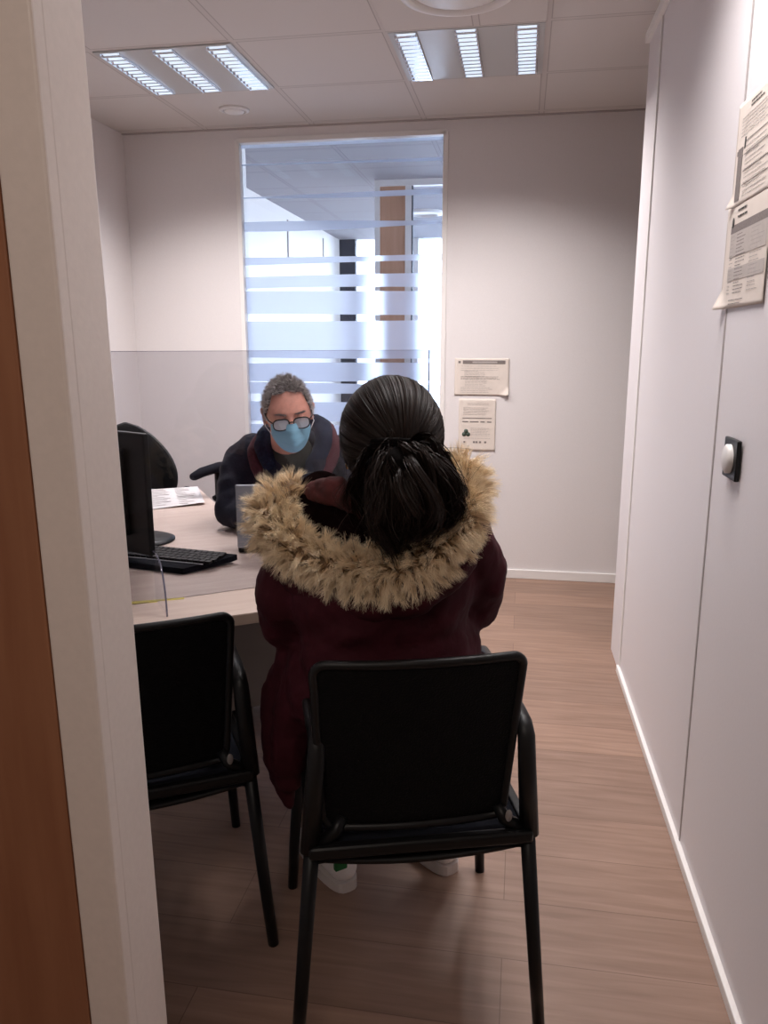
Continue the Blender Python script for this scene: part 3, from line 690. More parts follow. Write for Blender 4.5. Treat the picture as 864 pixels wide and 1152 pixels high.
# ------------------------------------------------------------------ office chairs
def office_chair(label, x, y, rz, back_top=1.0, arm_z=0.72, back_w=0.25, seat_z=0.47, lean=0.10):
    t = thing('office_chair', label, 'chair', (x, y, 0), rz, 'black office chairs')
    for k in range(5):
        a = R(72 * k + 20); c_, s_ = math.cos(a), math.sin(a)
        lg = MB().tube([(0.03 * c_, 0.03 * s_, 0.10), (0.16 * c_, 0.16 * s_, 0.095), (0.30 * c_, 0.30 * s_, 0.070)], [0.028, 0.022, 0.015], 12, flat=0.7).build('leg', M['black'], t)
        w = MB()
        for e in (-0.012, 0.012): w.lathe([(0, -0.007), (0.026, -0.006), (0.026, 0.006), (0, 0.007)], 20, T=Matrix.Translation((0.30 * c_ - e * s_, 0.30 * s_ + e * c_, 0.0262)) @ Matrix.Rotation(a, 4, 'Z') @ Matrix.Rotation(R(90), 4, 'X'))
        w.tube([(0.30 * c_, 0.30 * s_, 0.03), (0.30 * c_, 0.30 * s_, 0.075)], 0.006, 8)
        w.build('castor', M['black'], lg)
    MB().tube([(0, 0, 0.09), (0, 0, 0.26), (0, 0, 0.261), (0, 0, seat_z - 0.04)], [0.03, 0.028, 0.016, 0.016], 18).build('gas_column', M['black_metal'], t)
    MB().box((-0.09, -0.14, seat_z - 0.06), (0.09, 0.10, seat_z - 0.025), 0.01).build('mechanism', M['black'], t)
    o = MB().box((-0.245, -0.22, seat_z - 0.03), (0.245, 0.25, seat_z + 0.04), 0.03).build('seat', M['navyblack'], t); subsurf(o, 1)
    zb = seat_z + 0.06; H = back_top - zb
    def prof(w): return back_w * (max(0.0, math.sin(math.pi * (0.17 + 0.83 * w))) ** 0.62) * (1.0 - 0.10 * w)
    def P(u, w): 
        h = max(0.004, prof(w)); xx = (2 * u - 1) * h
        return V((xx, -0.235 - lean * w + 0.055 * (xx / 0.25) ** 2 + 0.03 * math.sin(math.pi * w), zb + H * w))
    b = MB(); b.grid(P, 17, 25); o = b.build('backrest', MESHMAT, t); thicken(o, 0.02)
    rim = [P(1, k / 24) for k in range(25)] + [P(0, 1 - k / 24) for k in range(25)]
    MB().tube(rim, 0.011, 10, closed=True).build('back_frame', M['black'], t)
    MB().tube([(0, -0.10, seat_z - 0.045), (0, -0.25, seat_z - 0.03), (0, -0.30, seat_z + 0.06), (0, -0.30, seat_z + 0.25)], [0.025, 0.028, 0.026, 0.018], 12).build('back_spine', M['black'], t)
    for s in (-1, 1):
        a = MB(); a.tube([(s * 0.16, 0.0, seat_z - 0.03), (s * 0.26, 0.0, seat_z - 0.02), (s * 0.295, 0.0, seat_z + 0.05), (s * 0.295, 0.0, arm_z - 0.01)], [0.02, 0.022, 0.024, 0.022], 12)
        a.tube([(s * 0.292, -0.12, arm_z - 0.115), (s * 0.296, -0.03, arm_z - 0.105), (s * 0.296, 0.03, arm_z - 0.125)], [0.014, 0.022, 0.018], 10, flat=0.7)
        ar = a.build('arm_support', M['black'], t)
        p = MB(); p.tube([(s * 0.292, -0.135, arm_z - 0.005), (s * 0.292, -0.12, arm_z + 0.012), (s * 0.294, 0.0, arm_z + 0.010), (s * 0.288, 0.08, arm_z - 0.004), (s * 0.272, 0.125, arm_z - 0.018), (s * 0.27, 0.135, arm_z - 0.024)], [0.014, 0.028, 0.035, 0.032, 0.026, 0.014], 14, flat=0.62)
        p.build('arm_pad', M['navyblack'], ar)
    return t
office_chair('black office chair the man sits on, one armrest showing beside him', -1.05, 2.93, R(135), 1.00, 0.845, 0.22, 0.50)
office_chair('empty black office chair with a tall pointed back, behind the monitor', -1.90, 3.52, R(205), 0.955, 0.62, 0.25, 0.47)

# ------------------------------------------------------------------ strands
def strands(name, roots, dirs, lens, width, mat_, parent, segs=3, curl=0.3, grav=0.0, clump=None, wob=0.15, col=None):
    """one mesh of tapered ribbons; point colour: r = strand tone, g = root-to-tip"""
    n = len(roots); roots = np.asarray(roots, float); dirs = np.asarray(dirs, float)
    dirs = dirs / np.linalg.norm(dirs, axis=1, keepdims=True)
    lens = np.broadcast_to(np.asarray(lens, float), (n,))
    t = np.linspace(0, 1, segs + 1)
    bend = RNG.normal(size=(n, 3)) * curl
    bend -= (bend * dirs).sum(1, keepdims=True) * dirs
    P = roots[:, None, :] + dirs[:, None, :] * (lens[:, None] * t[None])[..., None] + bend[:, None, :] * (lens[:, None] * t[None] ** 2)[..., None]
    P[..., 2] -= grav * (lens[:, None] * t[None] ** 2)
    if clump is not None:
        tips, amt = clump
        P += (tips - P[:, -1])[:, None, :] * (amt * t[None] ** 1.5)[..., None]
    side = np.cross(dirs, RNG.normal(size=(n, 3))); side /= np.linalg.norm(side, axis=1, keepdims=True) + 1e-9
    w = width * (1 - 0.85 * t)[None] * RNG.uniform(0.7, 1.3, (n, 1))
    A = P - side[:, None] * w[..., None]; B = P + side[:, None] * w[..., None]
    k = segs + 1
    verts = np.stack([A, B], 2).reshape(-1, 3)
    base = (np.arange(n) * k * 2)[:, None] + (np.arange(segs) * 2)[None]
    F = np.stack([base, base + 1, base + 3, base + 2], -1).reshape(-1, 4)
    me = bpy.data.meshes.new(name)
    me.vertices.add(len(verts)); me.vertices.foreach_set('co', verts.ravel())
    me.loops.add(F.size); me.loops.foreach_set('vertex_index', F.ravel().astype(np.int32))
    me.polygons.add(len(F)); me.polygons.foreach_set('loop_start', np.arange(len(F), dtype=np.int32) * 4)
    me.update(calc_edges=True)
    ca = me.color_attributes.new('strand', 'FLOAT_COLOR', 'POINT')
    tone = RNG.uniform(0, 1, n) if col is None else col
    c = np.ones((n, k, 2, 4)); c[..., 0] = tone[:, None, None]; c[..., 1] = (t ** 1.3)[None, :, None]; c[..., 2] = 0
    ca.data.foreach_set('color', c.ravel())
    me.materials.append(mat_)
    me.polygons.foreach_set('use_smooth', np.ones(len(F), bool))
    o = bpy.data.objects.new(name, me); link(o, parent)
    return o
def catmull(pts, n):
    pts = [np.array(p, float) for p in pts]; out = []
    m = len(pts) - 1
    for i in range(n):
        s = m * i / (n - 1); k = min(int(s), m - 1); f = s - k
        p0, p1, p2, p3 = pts[max(k - 1, 0)], pts[k], pts[k + 1], pts[min(k + 2, m)]
        out.append(0.5 * ((2 * p1) + (-p0 + p2) * f + (2 * p0 - 5 * p1 + 4 * p2 - p3) * f * f + (-p0 + 3 * p1 - 3 * p2 + p3) * f ** 3))
    return np.array(out)

# ------------------------------------------------------------------ head, hand
def head_pt(x, y, z, sc=1.0):
    """unit direction -> point of a head facing +y (origin mid-head, z up)"""
    g = lambda a, b, c, d: math.exp(-(a / b) ** 2 - (c / d) ** 2)
    jaw = max(0.0, -z) 
    X = 0.077 * x * (1 - 0.30 * jaw ** 1.8); Y = (0.094 if y > 0 else 0.100) * y; Z = 0.118 * z
    if z < 0 and y < 0: Y *= 1 - 0.42 * jaw ** 1.2
    if y > 0:
        Y *= 1 - 0.06 * max(0, z) ** 2
        f = min(1, y * 2.2)
        d = 0.026 * math.exp(-(X / 0.0115) ** 2) * max(0, min(1, (0.022 - Z) / 0.05)) * (1 if Z > -0.036 else math.exp(-((Z + 0.036) / 0.006) ** 2))
        d += 0.008 * g(abs(X) - 0.012, 0.008, Z + 0.031, 0.009)
        d -= 0.011 * g(abs(X) - 0.031, 0.017, Z - 0.010, 0.013)
        d += 0.005 * g(abs(X) - 0.031, 0.012, Z - 0.007, 0.007)
        d += 0.006 * g(abs(X) - 0.028, 0.026, Z - 0.030, 0.009)
        d += 0.006 * g(X, 0.022, Z + 0.055, 0.005) + 0.006 * g(X, 0.020, Z + 0.067, 0.005) - 0.004 * g(X, 0.024, Z + 0.061, 0.003)
        d += 0.011 * g(X, 0.020, Z + 0.096, 0.014) + 0.004 * g(abs(X) - 0.045, 0.02, Z + 0.02, 0.02)
        Y += d * f
    return V((X, Y, Z)) * sc
def add_head(b, T, sc=1.0, ears=True):
    nu, nv = 96, 110
    vs = []
    for j in range(nv + 1):
        ph = math.pi * j / nv; row = []
        for i in range(nu):
            th_ = 2 * math.pi * i / nu
            row.append(b.bm.verts.new(T @ head_pt(math.sin(ph) * math.cos(th_), math.sin(ph) * math.sin(th_), math.cos(ph), sc)))
            if j in (0, nv): break
        vs.append(row)
    for j in range(nv):
        for i in range(nu):
            i2 = (i + 1) % nu; A, B = vs[j], vs[j + 1]
            if j == 0: b.bm.faces.new((A[0], B[i], B[i2]))
            elif j == nv - 1: b.bm.faces.new((A[i], B[0], A[i2]))
            else: b.bm.faces.new((A[i], B[i], B[i2], A[i2]))
    if ears:
        for s in (-1, 1):
            E = T @ Matrix.Translation((s * 0.081 * sc, -0.006 * sc, -0.004 * sc)) @ Matrix.Rotation(s * R(-22), 4, 'Z') @ Matrix.Rotation(R(-10), 4, 'X')
            pts = []
            for k in range(15):
                a = R(-110 + 250 * k / 14); pts.append(E @ V((s * 0.006 * sc, (-0.014 * math.cos(a * 1.0) * 1.0) * sc, 0.028 * math.sin(a) * sc)))
            b.chain(pts, [0.0042 * sc] * len(pts), 1)
            b.ell((0, 0, 0), (1, 1, 1), E @ Matrix.Diagonal((0.006 * sc, 0.016 * sc, 0.026 * sc, 1)), 2)
            b.ell((0, 0, 0), (1, 1, 1), E @ Matrix.Translation((0, 0.004 * sc, -0.026 * sc)) @ Matrix.Diagonal((0.006 * sc, 0.008 * sc, 0.010 * sc, 1)), 2)
def add_hand(b, T, side, curl=0.35, sc=1.0):
    """palm starts at the wrist (origin), fingers along +y, palm faces -z; side=+1 thumb on +x"""
    def P(x, y, z): return T @ (V((x, y, z)) * sc)
    r = 0.0145 * sc
    for x in (-0.026, -0.009, 0.009, 0.026):
        b.chain([P(x * 0.7, 0.0, 0), P(x, 0.085 - abs(x) * 0.25, 0.002)], [0.0165 * sc, 0.0125 * sc], 2)
    fx = [0.029, 0.010, -0.010, -0.028]; ln = [0.068, 0.076, 0.070, 0.056]
    for k in range(4):
        x = fx[k] * side; L = ln[k]; y0 = 0.088 - abs(fx[k]) * 0.25; sp = fx[k] * side * 0.25
        a = 0; p = V((x, y0, 0.002)); pts = [P(x, y0 - 0.02, 0.0), P(*p)]
        for f_, q in ((0.45, 1.0), (0.32, 1.25), (0.25, 0.9)):
            a += curl * q
            p = p + V((sp * L * f_, L * f_ * math.cos(a), -L * f_ * math.sin(a))); pts.append(P(*p))
        b.chain(pts, [0.0098 * sc, 0.0095 * sc, 0.0088 * sc, 0.0080 * sc, 0.0066 * sc], 2)
    b.chain([P(side * 0.020, 0.018, -0.004), P(side * 0.044, 0.045, -0.014), P(side * 0.056, 0.072, -0.020), P(side * 0.058, 0.096, -0.026)], [0.0150 * sc, 0.0120 * sc, 0.0102 * sc, 0.0082 * sc], 2)
def frame(o, fwd, up=(0, 0, 1)):
    f = V(fwd).normalized(); r = f.cross(V(up)).normalized(); u = r.cross(f)
    return Matrix(((r.x, f.x, u.x, o[0]), (r.y, f.y, u.y, o[1]), (r.z, f.z, u.z, o[2]), (0, 0, 0, 1)))

# ------------------------------------------------------------------ the man behind the desk
man = thing('person', 'seated grey-haired person in dark coat, glasses and blue face mask behind the laptop', 'person', (-0.90, 2.86, 0))
MI = Matrix.Translation((0.90, -2.86, 0))               # world -> local of the Empty (no rotation)
HM = Matrix.Translation((-0.742, 2.452, 1.152)) @ Matrix.Rotation(R(180 + 23), 4, 'Z') @ Matrix.Rotation(R(-15), 4, 'X') @ Matrix.Rotation(R(6), 4, 'Y') @ Matrix.Diagonal((0.94, 0.94, 0.93, 1))
HL = MI @ HM
def L_(p): return MI @ V(p)
# joint positions, shared by body and clothes
mj = dict(pel=(-0.93, 2.93, 0.60), ab=(-0.87, 2.82, 0.76), ch=(-0.81, 2.70, 0.90), nk=(-0.785, 2.60, 1.03), nk2=(-0.765, 2.52, 1.075),
          rs=(-0.985, 2.66, 0.965), re=(-0.985, 2.515, 0.795), rw=(-0.79, 2.43, 0.800), ls=(-0.60, 2.69, 0.985), le=(-0.47, 2.52, 0.80), lw=(-0.64, 2.40, 0.800))
b = MB(); add_head(b, HL, 1.0)
b.chain([L_(mj['nk']), L_(mj['nk2']), L_((-0.752, 2.475, 1.10))], [0.062, 0.058, 0.056])
b.chain([L_(mj['pel']), L_(mj['ab']), L_(mj['ch']), L_(mj['nk'])], [0.13, 0.12, 0.125, 0.06])
b.chain([L_(mj['rs']), L_(mj['ch']), L_(mj['ls'])], [0.05, 0.10, 0.05])
for s, e, w, fd, th_ in (('rs', 're', 'rw', (0.14, -0.10, 0), -1), ('ls', 'le', 'lw', (-0.06, -0.12, 0), 1)):
    b.chain([L_(mj[s]), L_(mj[e]), L_(mj[w])], [0.048, 0.036, 0.025])
hr = MI @ frame((-0.775, 2.425, 0.800), (0.75, -0.28, -0.10)); hl = MI @ frame((-0.645, 2.395, 0.800), (-0.35, -0.45, -0.10))
add_hand(b, hr, -1, 0.30, 0.98); add_hand(b, hl, 1, 0.30, 0.98)
for s, kn, ft in ((-1, (-1.03, 2.55, 0.50), (-1.00, 2.62, 0.09)), (1, (-0.70, 2.52, 0.50), (-0.66, 2.60, 0.09))):
    b.chain([L_((mj['pel'][0] + s * 0.09, 2.93, 0.58)), L_(kn), L_(ft)], [0.085, 0.058, 0.04])
o = b.build('body', M['skin'], man); remesh(o, 0.004, 3)
# trousers and shoes (under the desk)
b = MB()
for s, kn, ft in ((-1, (-1.03, 2.55, 0.51), (-1.00, 2.62, 0.10)), (1, (-0.70, 2.52, 0.51), (-0.66, 2.60, 0.10))):
    b.chain([L_((mj['pel'][0] + s * 0.09, 2.94, 0.60)), L_(kn), L_(ft)], [0.105, 0.072, 0.060])
o = b.build('trousers', M['jeans'], man); remesh(o, 0.012, 6, [(0.08, 0.012)])
for ft in ((-1.00, 2.62), (-0.66, 2.60)):
    b = MB(); b.chain([L_((ft[0], ft[1] + 0.05, 0.042)), L_((ft[0] + 0.01, ft[1] - 0.08, 0.040)), L_((ft[0] + 0.015, ft[1] - 0.17, 0.032))], [0.040, 0.040, 0.032]); b.chain([L_((ft[0], ft[1], 0.12)), L_((ft[0], ft[1], 0.05))], [0.045, 0.04])
    o = b.build('shoe', M['black'], man); remesh(o, 0.007, 4)
# shirt front
b = MB(); b.ell(L_((-0.795, 2.675, 0.885)), (0.135, 0.115, 0.17)); b.chain([L_((-0.80, 2.70, 0.86)), L_((-0.775, 2.595, 1.005))], [0.10, 0.072])
o = b.build('shirt', M['shirt'], man); remesh(o, 0.009, 5, [(0.06, 0.010)])
# coat: open at the front, sleeves, shoulders
b = MB()
for sgn in (-1, 1):
    b.ell(L_((-0.82 + sgn * 0.125, 2.70 + sgn * 0.02, 0.86)), (0.105, 0.115, 0.20)); b.ell(L_((-0.85 + sgn * 0.11, 2.81, 0.70)), (0.12, 0.13, 0.18))
b.ell(L_((-0.83, 2.77, 0.88)), (0.19, 0.11, 0.19)); b.ell(L_((-0.90, 2.90, 0.66)), (0.19, 0.14, 0.17))
b.chain([L_((-0.99, 2.675, 0.955)), L_((-0.80, 2.72, 0.995)), L_((-0.59, 2.70, 0.975))], [0.066, 0.085, 0.066])
b.chain([L_((-0.985, 2.665, 0.955)), L_((-0.985, 2.59, 0.87)), L_((-0.975, 2.525, 0.800)), L_((-0.89, 2.465, 0.795)), L_((-0.80, 2.435, 0.795))], [0.068, 0.066, 0.056, 0.047, 0.040])
b.chain([L_((-0.59, 2.69, 0.965)), L_((-0.52, 2.60, 0.87)), L_((-0.475, 2.525, 0.805)), L_((-0.56, 2.45, 0.798)), L_((-0.63, 2.41, 0.796))], [0.068, 0.064, 0.056, 0.047, 0.040])
o = b.build('coat', M['coat_navy'], man, label='charcoal navy open coat'); remesh(o, 0.009, 5, [(0.07, 0.022), (0.03, 0.006)])
# wrapped collar / hooded scarf around the neck, parted in the middle
def rope(pts, rad, name, m, disp=((0.05, 0.014),), vox=0.007):
    q = catmull([tuple(L_(p)) for p in pts], 18); n = len(q)
    rr2 = np.interp(np.linspace(0, 1, n), np.linspace(0, 1, len(rad)), rad)
    b = MB(); b.chain([V(p) for p in q], list(rr2)); o = b.build(name, m, man); remesh(o, vox, 4, list(disp)); return o
rope([(-0.80, 2.565, 0.90), (-0.84, 2.545, 0.97), (-0.870, 2.57, 1.035), (-0.85, 2.635, 1.085), (-0.765, 2.67, 1.10), (-0.68, 2.635, 1.095), (-0.655, 2.57, 1.04), (-0.685, 2.535, 0.96), (-0.735, 2.555, 0.885)],
     [0.024, 0.029, 0.031, 0.030, 0.028, 0.030, 0.032, 0.031, 0.025], 'scarf', M['scarf'])
rope([(-0.835, 2.565, 0.86), (-0.880, 2.55, 0.94), (-0.908, 2.575, 1.010), (-0.892, 2.64, 1.070)], [0.020, 0.022, 0.018, 0.012], 'scarf_edge', M['scarf_red'])
rope([(-0.665, 2.66, 1.10), (-0.628, 2.60, 1.060), (-0.625, 2.565, 1.0), (-0.655, 2.535, 0.93), (-0.70, 2.545, 0.86)], [0.012, 0.018, 0.022, 0.030, 0.034], 'scarf_edge', M['scarf_red'])
rope([(-0.825, 2.555, 0.95), (-0.80, 2.545, 0.89), (-0.775, 2.555, 0.83)], [0.034, 0.032, 0.028], 'coat_lapel', M['coat_navy'])
rope([(-0.67, 2.545, 0.97), (-0.655, 2.555, 0.90), (-0.665, 2.575, 0.83)], [0.040, 0.040, 0.036], 'coat_lapel', M['coat_navy'])
# eyes, hair
for s in (-1, 1):
    c_ = V((s * 0.031, 0.0755, 0.009))
    e = MB().ell(HL @ c_, (0.0125,) * 3, sub=3).build('eye', M['eye'], man)
    MB().ell(HL @ (c_ + V((0, 0.0095, -0.006))), (0.0055,) * 3, sub=2).build('iris', M['iris'], e)
    MB().ell((0, 0, 0), (1, 1, 1), HL @ Matrix.Translation(c_ + V((0, 0.0005, 0.0022))) @ Matrix.Diagonal((0.0140, 0.0138, 0.0132, 1))).build('eyelid', M['skin'], man)
def scalp(nfun, n, grow=1.0, seed=1):
    """random points on the hair-bearing scalp with normals, in head space"""
    rg = np.random.default_rng(seed); pts, nor = [], []
    while len(pts) < n:
        d = rg.normal(size=3); d /= np.linalg.norm(d)
        if not nfun(*d): continue
        p = head_pt(*d); q = V((d[0] / 0.077, d[1] / 0.097, d[2] / 0.118)).normalized()
        pts.append(p * grow); nor.append(q)
    return pts, nor
def man_hair(x, y, z):
    if y > 0: return z > 0.73 + 0.05 * math.cos(5 * x) + 0.012 * math.sin(23 * x) - 1.7 * max(0, abs(x) - 0.62) * (1.5 - y)
    if y > -0.30: return z > 0.20
    return z > -0.45 + 0.1 * y
pts, nor = scalp(man_hair, 5200, 1.02, 3)
# underlying cap
b = MB(); nu, nv = 72, 60; vv = {}
for j in range(nv + 1):
    for i in range(nu):
        ph = math.pi * 0.72 * j / nv; th_ = 2 * math.pi * i / nu
        vv[i, j] = (math.sin(ph) * math.cos(th_), math.sin(ph) * math.sin(th_), math.cos(ph))
vert = {}
for k_, d in vv.items():
    if man_hair(*d): vert[k_] = b.bm.verts.new(HL @ (head_pt(*d) * 1.012))
for j in range(nv):
    for i in range(nu):
        q = [(i, j), (i, j + 1), ((i + 1) % nu, j + 1), ((i + 1) % nu, j)]
        if all(x in vert for x in q): f = b.bm.faces.new([vert[x] for x in q]); f.smooth = True
o = b.build('hair_cap', M['hair_grey_base'], man); thicken(o, 0.003, 1)
hp = np.array([HL @ p for p in pts]); HR = HL.to_3x3()
nrm = np.array([HR @ n_ for n_ in nor]); 
# curls: clumps leaning sideways over the crown
K = 260; ci = RNG.integers(0, len(hp), K); near = np.argmin(((hp[:, None] - hp[ci][None]) ** 2).sum(-1), 1)
sw = np.array([HR @ V((RNG.normal() * .5 + 0.25, 0.35 + RNG.normal() * .4, -0.1)) for _ in range(K)])
lean_ = sw - (sw * nrm[ci]).sum(1, keepdims=True) * nrm[ci]
d = nrm * 0.75 + lean_[near] * 0.8 + RNG.normal(size=hp.shape) * 0.15
tips = hp[ci][near] + (nrm[ci] * 0.016 + lean_ * 0.014)[near]
topw = np.array([0.5 + 0.5 * max(0, p.z / 0.118) for p in pts])
tone = np.clip(np.array([0.95 - 0.75 * max(0, p.z / 0.118) for p in pts]) * 0.6 + RNG.uniform(0, 0.45, len(pts)), 0, 1)
strands('hair', hp, d, (0.010 + 0.011 * topw) * RNG.uniform(0.6, 1.2, len(hp)), 0.0011, M['hair_grey'], man, 4, 0.5, 0.0, (tips, 0.55), col=tone)
for s in (-1, 1):
    eb = []; ed = []
    for k in range(110):
        u_ = RNG.uniform(-1, 1); x = s * (0.030 + 0.017 * u_); z = 0.0285 - 0.004 * abs(u_) + RNG.normal() * 0.0012
        best = head_pt(*(V((x / 0.077, math.sqrt(max(0.1, 1 - (x / .077) ** 2 - (z / .118) ** 2)), z / 0.118)).normalized()))
        eb.append(HL @ (best * 1.0)); ed.append(HR @ V((s * 0.8, 0.5, 0.1 + RNG.normal() * .2)))
    strands('eyebrow', eb, ed, 0.009, 0.0008, M['hair_grey'], man, 3, 0.2, col=np.full(len(eb), 0.15))
# face mask
def face_at(x, z, off):
    zz = z / 0.118; xx = x / 0.077; s2 = 1 - zz * zz - xx * xx
    d = V((xx, math.sqrt(max(0.02, s2)), zz)).normalized(); p = head_pt(*d); return p
def maskp(u, v):
    a = (2 * u - 1); zt = -0.002 - 0.012 * abs(a) ** 1.3 ; zb = -0.110 + 0.052 * abs(a) ** 3.0
    z = zb + (zt - zb) * v; x = a * 0.066
    yb = 0.102 * math.sqrt(max(0.0, 1 - (x / 0.080) ** 2)) 
    tent = 0.030 * math.exp(-(x / 0.026) ** 2) * math.sin(math.pi * min(1, max(0, 0.12 + 0.80 * v)))
    low = -0.020 * max(0, 0.35 - v) / 0.35
    pleat = 0.0016 * math.sin(v * 26) * (1 - abs(a)) 
    return HL @ V((x, yb + tent + low * 0.6 + pleat - 0.004, z))
b = MB(); b.grid(maskp, 33, 29); mk = b.build('face_mask', M['mask'], man); thicken(mk, 0.0012, 1)
for s in (0, 1):
    for v0 in (0.06, 0.96):
        p = MI.inverted() @ maskp(s, v0); e = HM @ V(((1 if s else -1) * 0.082, -0.012, 0.024 if v0 > .5 else -0.026)); mid = HM @ V(((1 if s else -1) * 0.083, 0.03, 0.006 if v0 > .5 else -0.030))
        MB().tube([L_(p), L_(mid), L_(e)], 0.0016, 8).build('ear_loop', M['mask_white'], mk)
# spectacles
gl = MB(); GY = 0.106
def rimpts(s, r=1.0):
    out = []
    for k in range(28):
        a = 2 * math.pi * k / 28; ca, sa = math.cos(a), math.sin(a)
        out.append(V((s * 0.034 + 0.0265 * r * math.copysign(abs(ca) ** 0.75, ca), GY - 0.0045 * abs(ca), -0.003 + 0.0195 * r * math.copysign(abs(sa) ** 0.75, sa))))
    return out
for s in (-1, 1): gl.tube([HL @ p for p in rimpts(s)], 0.0021, 8, closed=True)
gl.tube([HL @ V((-0.009, GY, 0.002)), HL @ V((0, GY + 0.002, 0.005)), HL @ V((0.009, GY, 0.002))], 0.0020, 8)
gls = gl.build('glasses', M['black'], man)
for s in (-1, 1):
    MB().tube([HL @ V((s * 0.0605, GY - 0.005, 0.004)), HL @ V((s * 0.074, 0.075, 0.008)), HL @ V((s * 0.081, 0.0, 0.012)), HL @ V((s * 0.080, -0.02, 0.0))], 0.0018, 8).build('temple', M['black'], gls)
    b = MB(); vs = [b.bm.verts.new(HL @ p) for p in rimpts(s, 0.97)]; b.bm.faces.new(vs); thicken(b.build('lens', M['lens'], gls), 0.0012)

# ------------------------------------------------------------------ the woman on the near chair
wom = thing('person', 'seated black-haired person seen from behind in maroon parka with fur-trimmed hood', 'person', (-0.23, 1.50, 0))
WI = Matrix.Translation((0.23, -1.50, 0))
def W_(p): return WI @ V(p)
HW = WI @ Matrix.Translation((-0.262, 1.530, 1.190)) @ Matrix.Rotation(R(14), 4, 'Z') @ Matrix.Rotation(R(-16), 4, 'X')
b = MB(); add_head(b, HW, 0.92)
b.chain([W_((-0.252, 1.49, 1.00)), W_((-0.258, 1.515, 1.13))], [0.055, 0.052])
b.chain([W_((-0.225, 1.50, 0.58)), W_((-0.235, 1.49, 0.76)), W_((-0.25, 1.47, 0.92)), W_((-0.252, 1.48, 1.02))], [0.13, 0.105, 0.11, 0.05])
b.chain([W_((-0.40, 1.46, 0.97)), W_((-0.25, 1.47, 0.95)), W_((-0.11, 1.53, 0.99))], [0.045, 0.08, 0.045])
wa = [((-0.415, 1.46, 0.97), (-0.475, 1.545, 0.787), (-0.43, 1.755, 0.765)), ((-0.105, 1.53, 0.985), (-0.085, 1.60, 0.83), (-0.235, 1.79, 0.778))]
for a in wa: b.chain([W_(p) for p in a], [0.042, 0.033, 0.023])
add_hand(b, WI @ frame((-0.415, 1.775, 0.765), (0.20, 0.62, -0.05)), 1, 0.35, 0.9); add_hand(b, WI @ frame((-0.26, 1.81, 0.775), (-0.40, 0.45, -0.05)), -1, 0.35, 0.9)
wl = [((-0.30, 1.50, 0.555), (-0.43, 1.90, 0.53), (-0.43, 1.765, 0.10)), ((-0.15, 1.54, 0.555), (-0.235, 1.95, 0.53), (-0.163, 1.88, 0.10))]
for a in wl: b.chain([W_(p) for p in a], [0.085, 0.055, 0.036])
o = b.build('body', M['skin2'], wom); remesh(o, 0.004, 3)
b = MB()
for a in wl: b.chain([W_(p) for p in a], [0.095, 0.066, 0.046])
o = b.build('trousers', M['jeans'], wom); remesh(o, 0.010, 5, [(0.06, 0.010)])
# shoes: heel and toe on the floor
def sneaker(heel, toe, green=False):
    h, t_ = V((*heel, 0)), V((*toe, 0)); f = (t_ - h).normalized(); Lg = (t_ - h).length; T = WI @ frame(h, f)
    b = MB()
    b.chain([T @ V((0, 0.035, 0.055)), T @ V((0, 0.10, 0.055)), T @ V((0, 0.17, 0.043)), T @ V((0, Lg - 0.035, 0.036))], [0.037, 0.041, 0.042, 0.033])
    b.chain([T @ V((0, 0.047, 0.105)), T @ V((0, 0.042, 0.06))], [0.040, 0.037])
    o = b.build('shoe', M['shoe'], wom); remesh(o, 0.006, 4)
    prof = []
    for k in range(28):
        a = 2 * math.pi * k / 28; y = Lg / 2 + Lg / 2 * math.sin(a); wv = 0.042 + 0.009 * (y / Lg)
        y = Lg / 2 + Lg / 2 * math.copysign(abs(math.sin(a)) ** 0.75, math.sin(a))
        prof.append((wv * math.copysign(abs(math.cos(a)) ** 0.6, math.cos(a)), y))
    MB().prism(prof, 0.001, 0.028, T=T).build('sole', M['sole'], o)
    if green: MB().box((-0.038, 0.002, 0.070), (-0.004, 0.016, 0.112), 0.003, T=T).build('heel_tab', M['green'], o)
sneaker((-0.388, 1.715), (-0.558, 1.913), True); sneaker((-0.135, 1.828), (-0.305, 2.01))
# parka
b = MB()
b.ell(W_((-0.258, 1.47, 0.885)), (0.185, 0.125, 0.165), Matrix.Rotation(R(14), 4, 'Z'))
b.ell(W_((-0.245, 1.485, 0.76)), (0.190, 0.135, 0.13), Matrix.Rotation(R(16), 4, 'Z'))
b.ell(W_((-0.245, 1.515, 0.665)), (0.225, 0.135, 0.125), Matrix.Rotation(R(17), 4, 'Z'))
b.ell(W_((-0.26, 1.58, 0.58)), (0.195, 0.19, 0.085), Matrix.Rotation(R(17), 4, 'Z'))
b.chain([W_((-0.415, 1.455, 0.975)), W_((-0.27, 1.455, 0.985)), W_((-0.112, 1.53, 0.995))], [0.062, 0.085, 0.062])
b.chain([W_((-0.42, 1.46, 0.965)), W_((-0.462, 1.49, 0.87)), W_((-0.478, 1.545, 0.785)), W_((-0.455, 1.66, 0.77)), W_((-0.43, 1.755, 0.765))], [0.066, 0.070, 0.062, 0.052, 0.042])
b.chain([W_((-0.105, 1.53, 0.980)), W_((-0.078, 1.565, 0.91)), W_((-0.082, 1.60, 0.83)), W_((-0.15, 1.71, 0.80)), W_((-0.235, 1.79, 0.78))], [0.064, 0.064, 0.056, 0.050, 0.042])
b.chain([W_((-0.35, 1.62, 0.60)), W_((-0.42, 1.86, 0.56))], [0.10, 0.085])
b.chain([W_((-0.20, 1.66, 0.60)), W_((-0.25, 1.88, 0.56))], [0.10, 0.085])
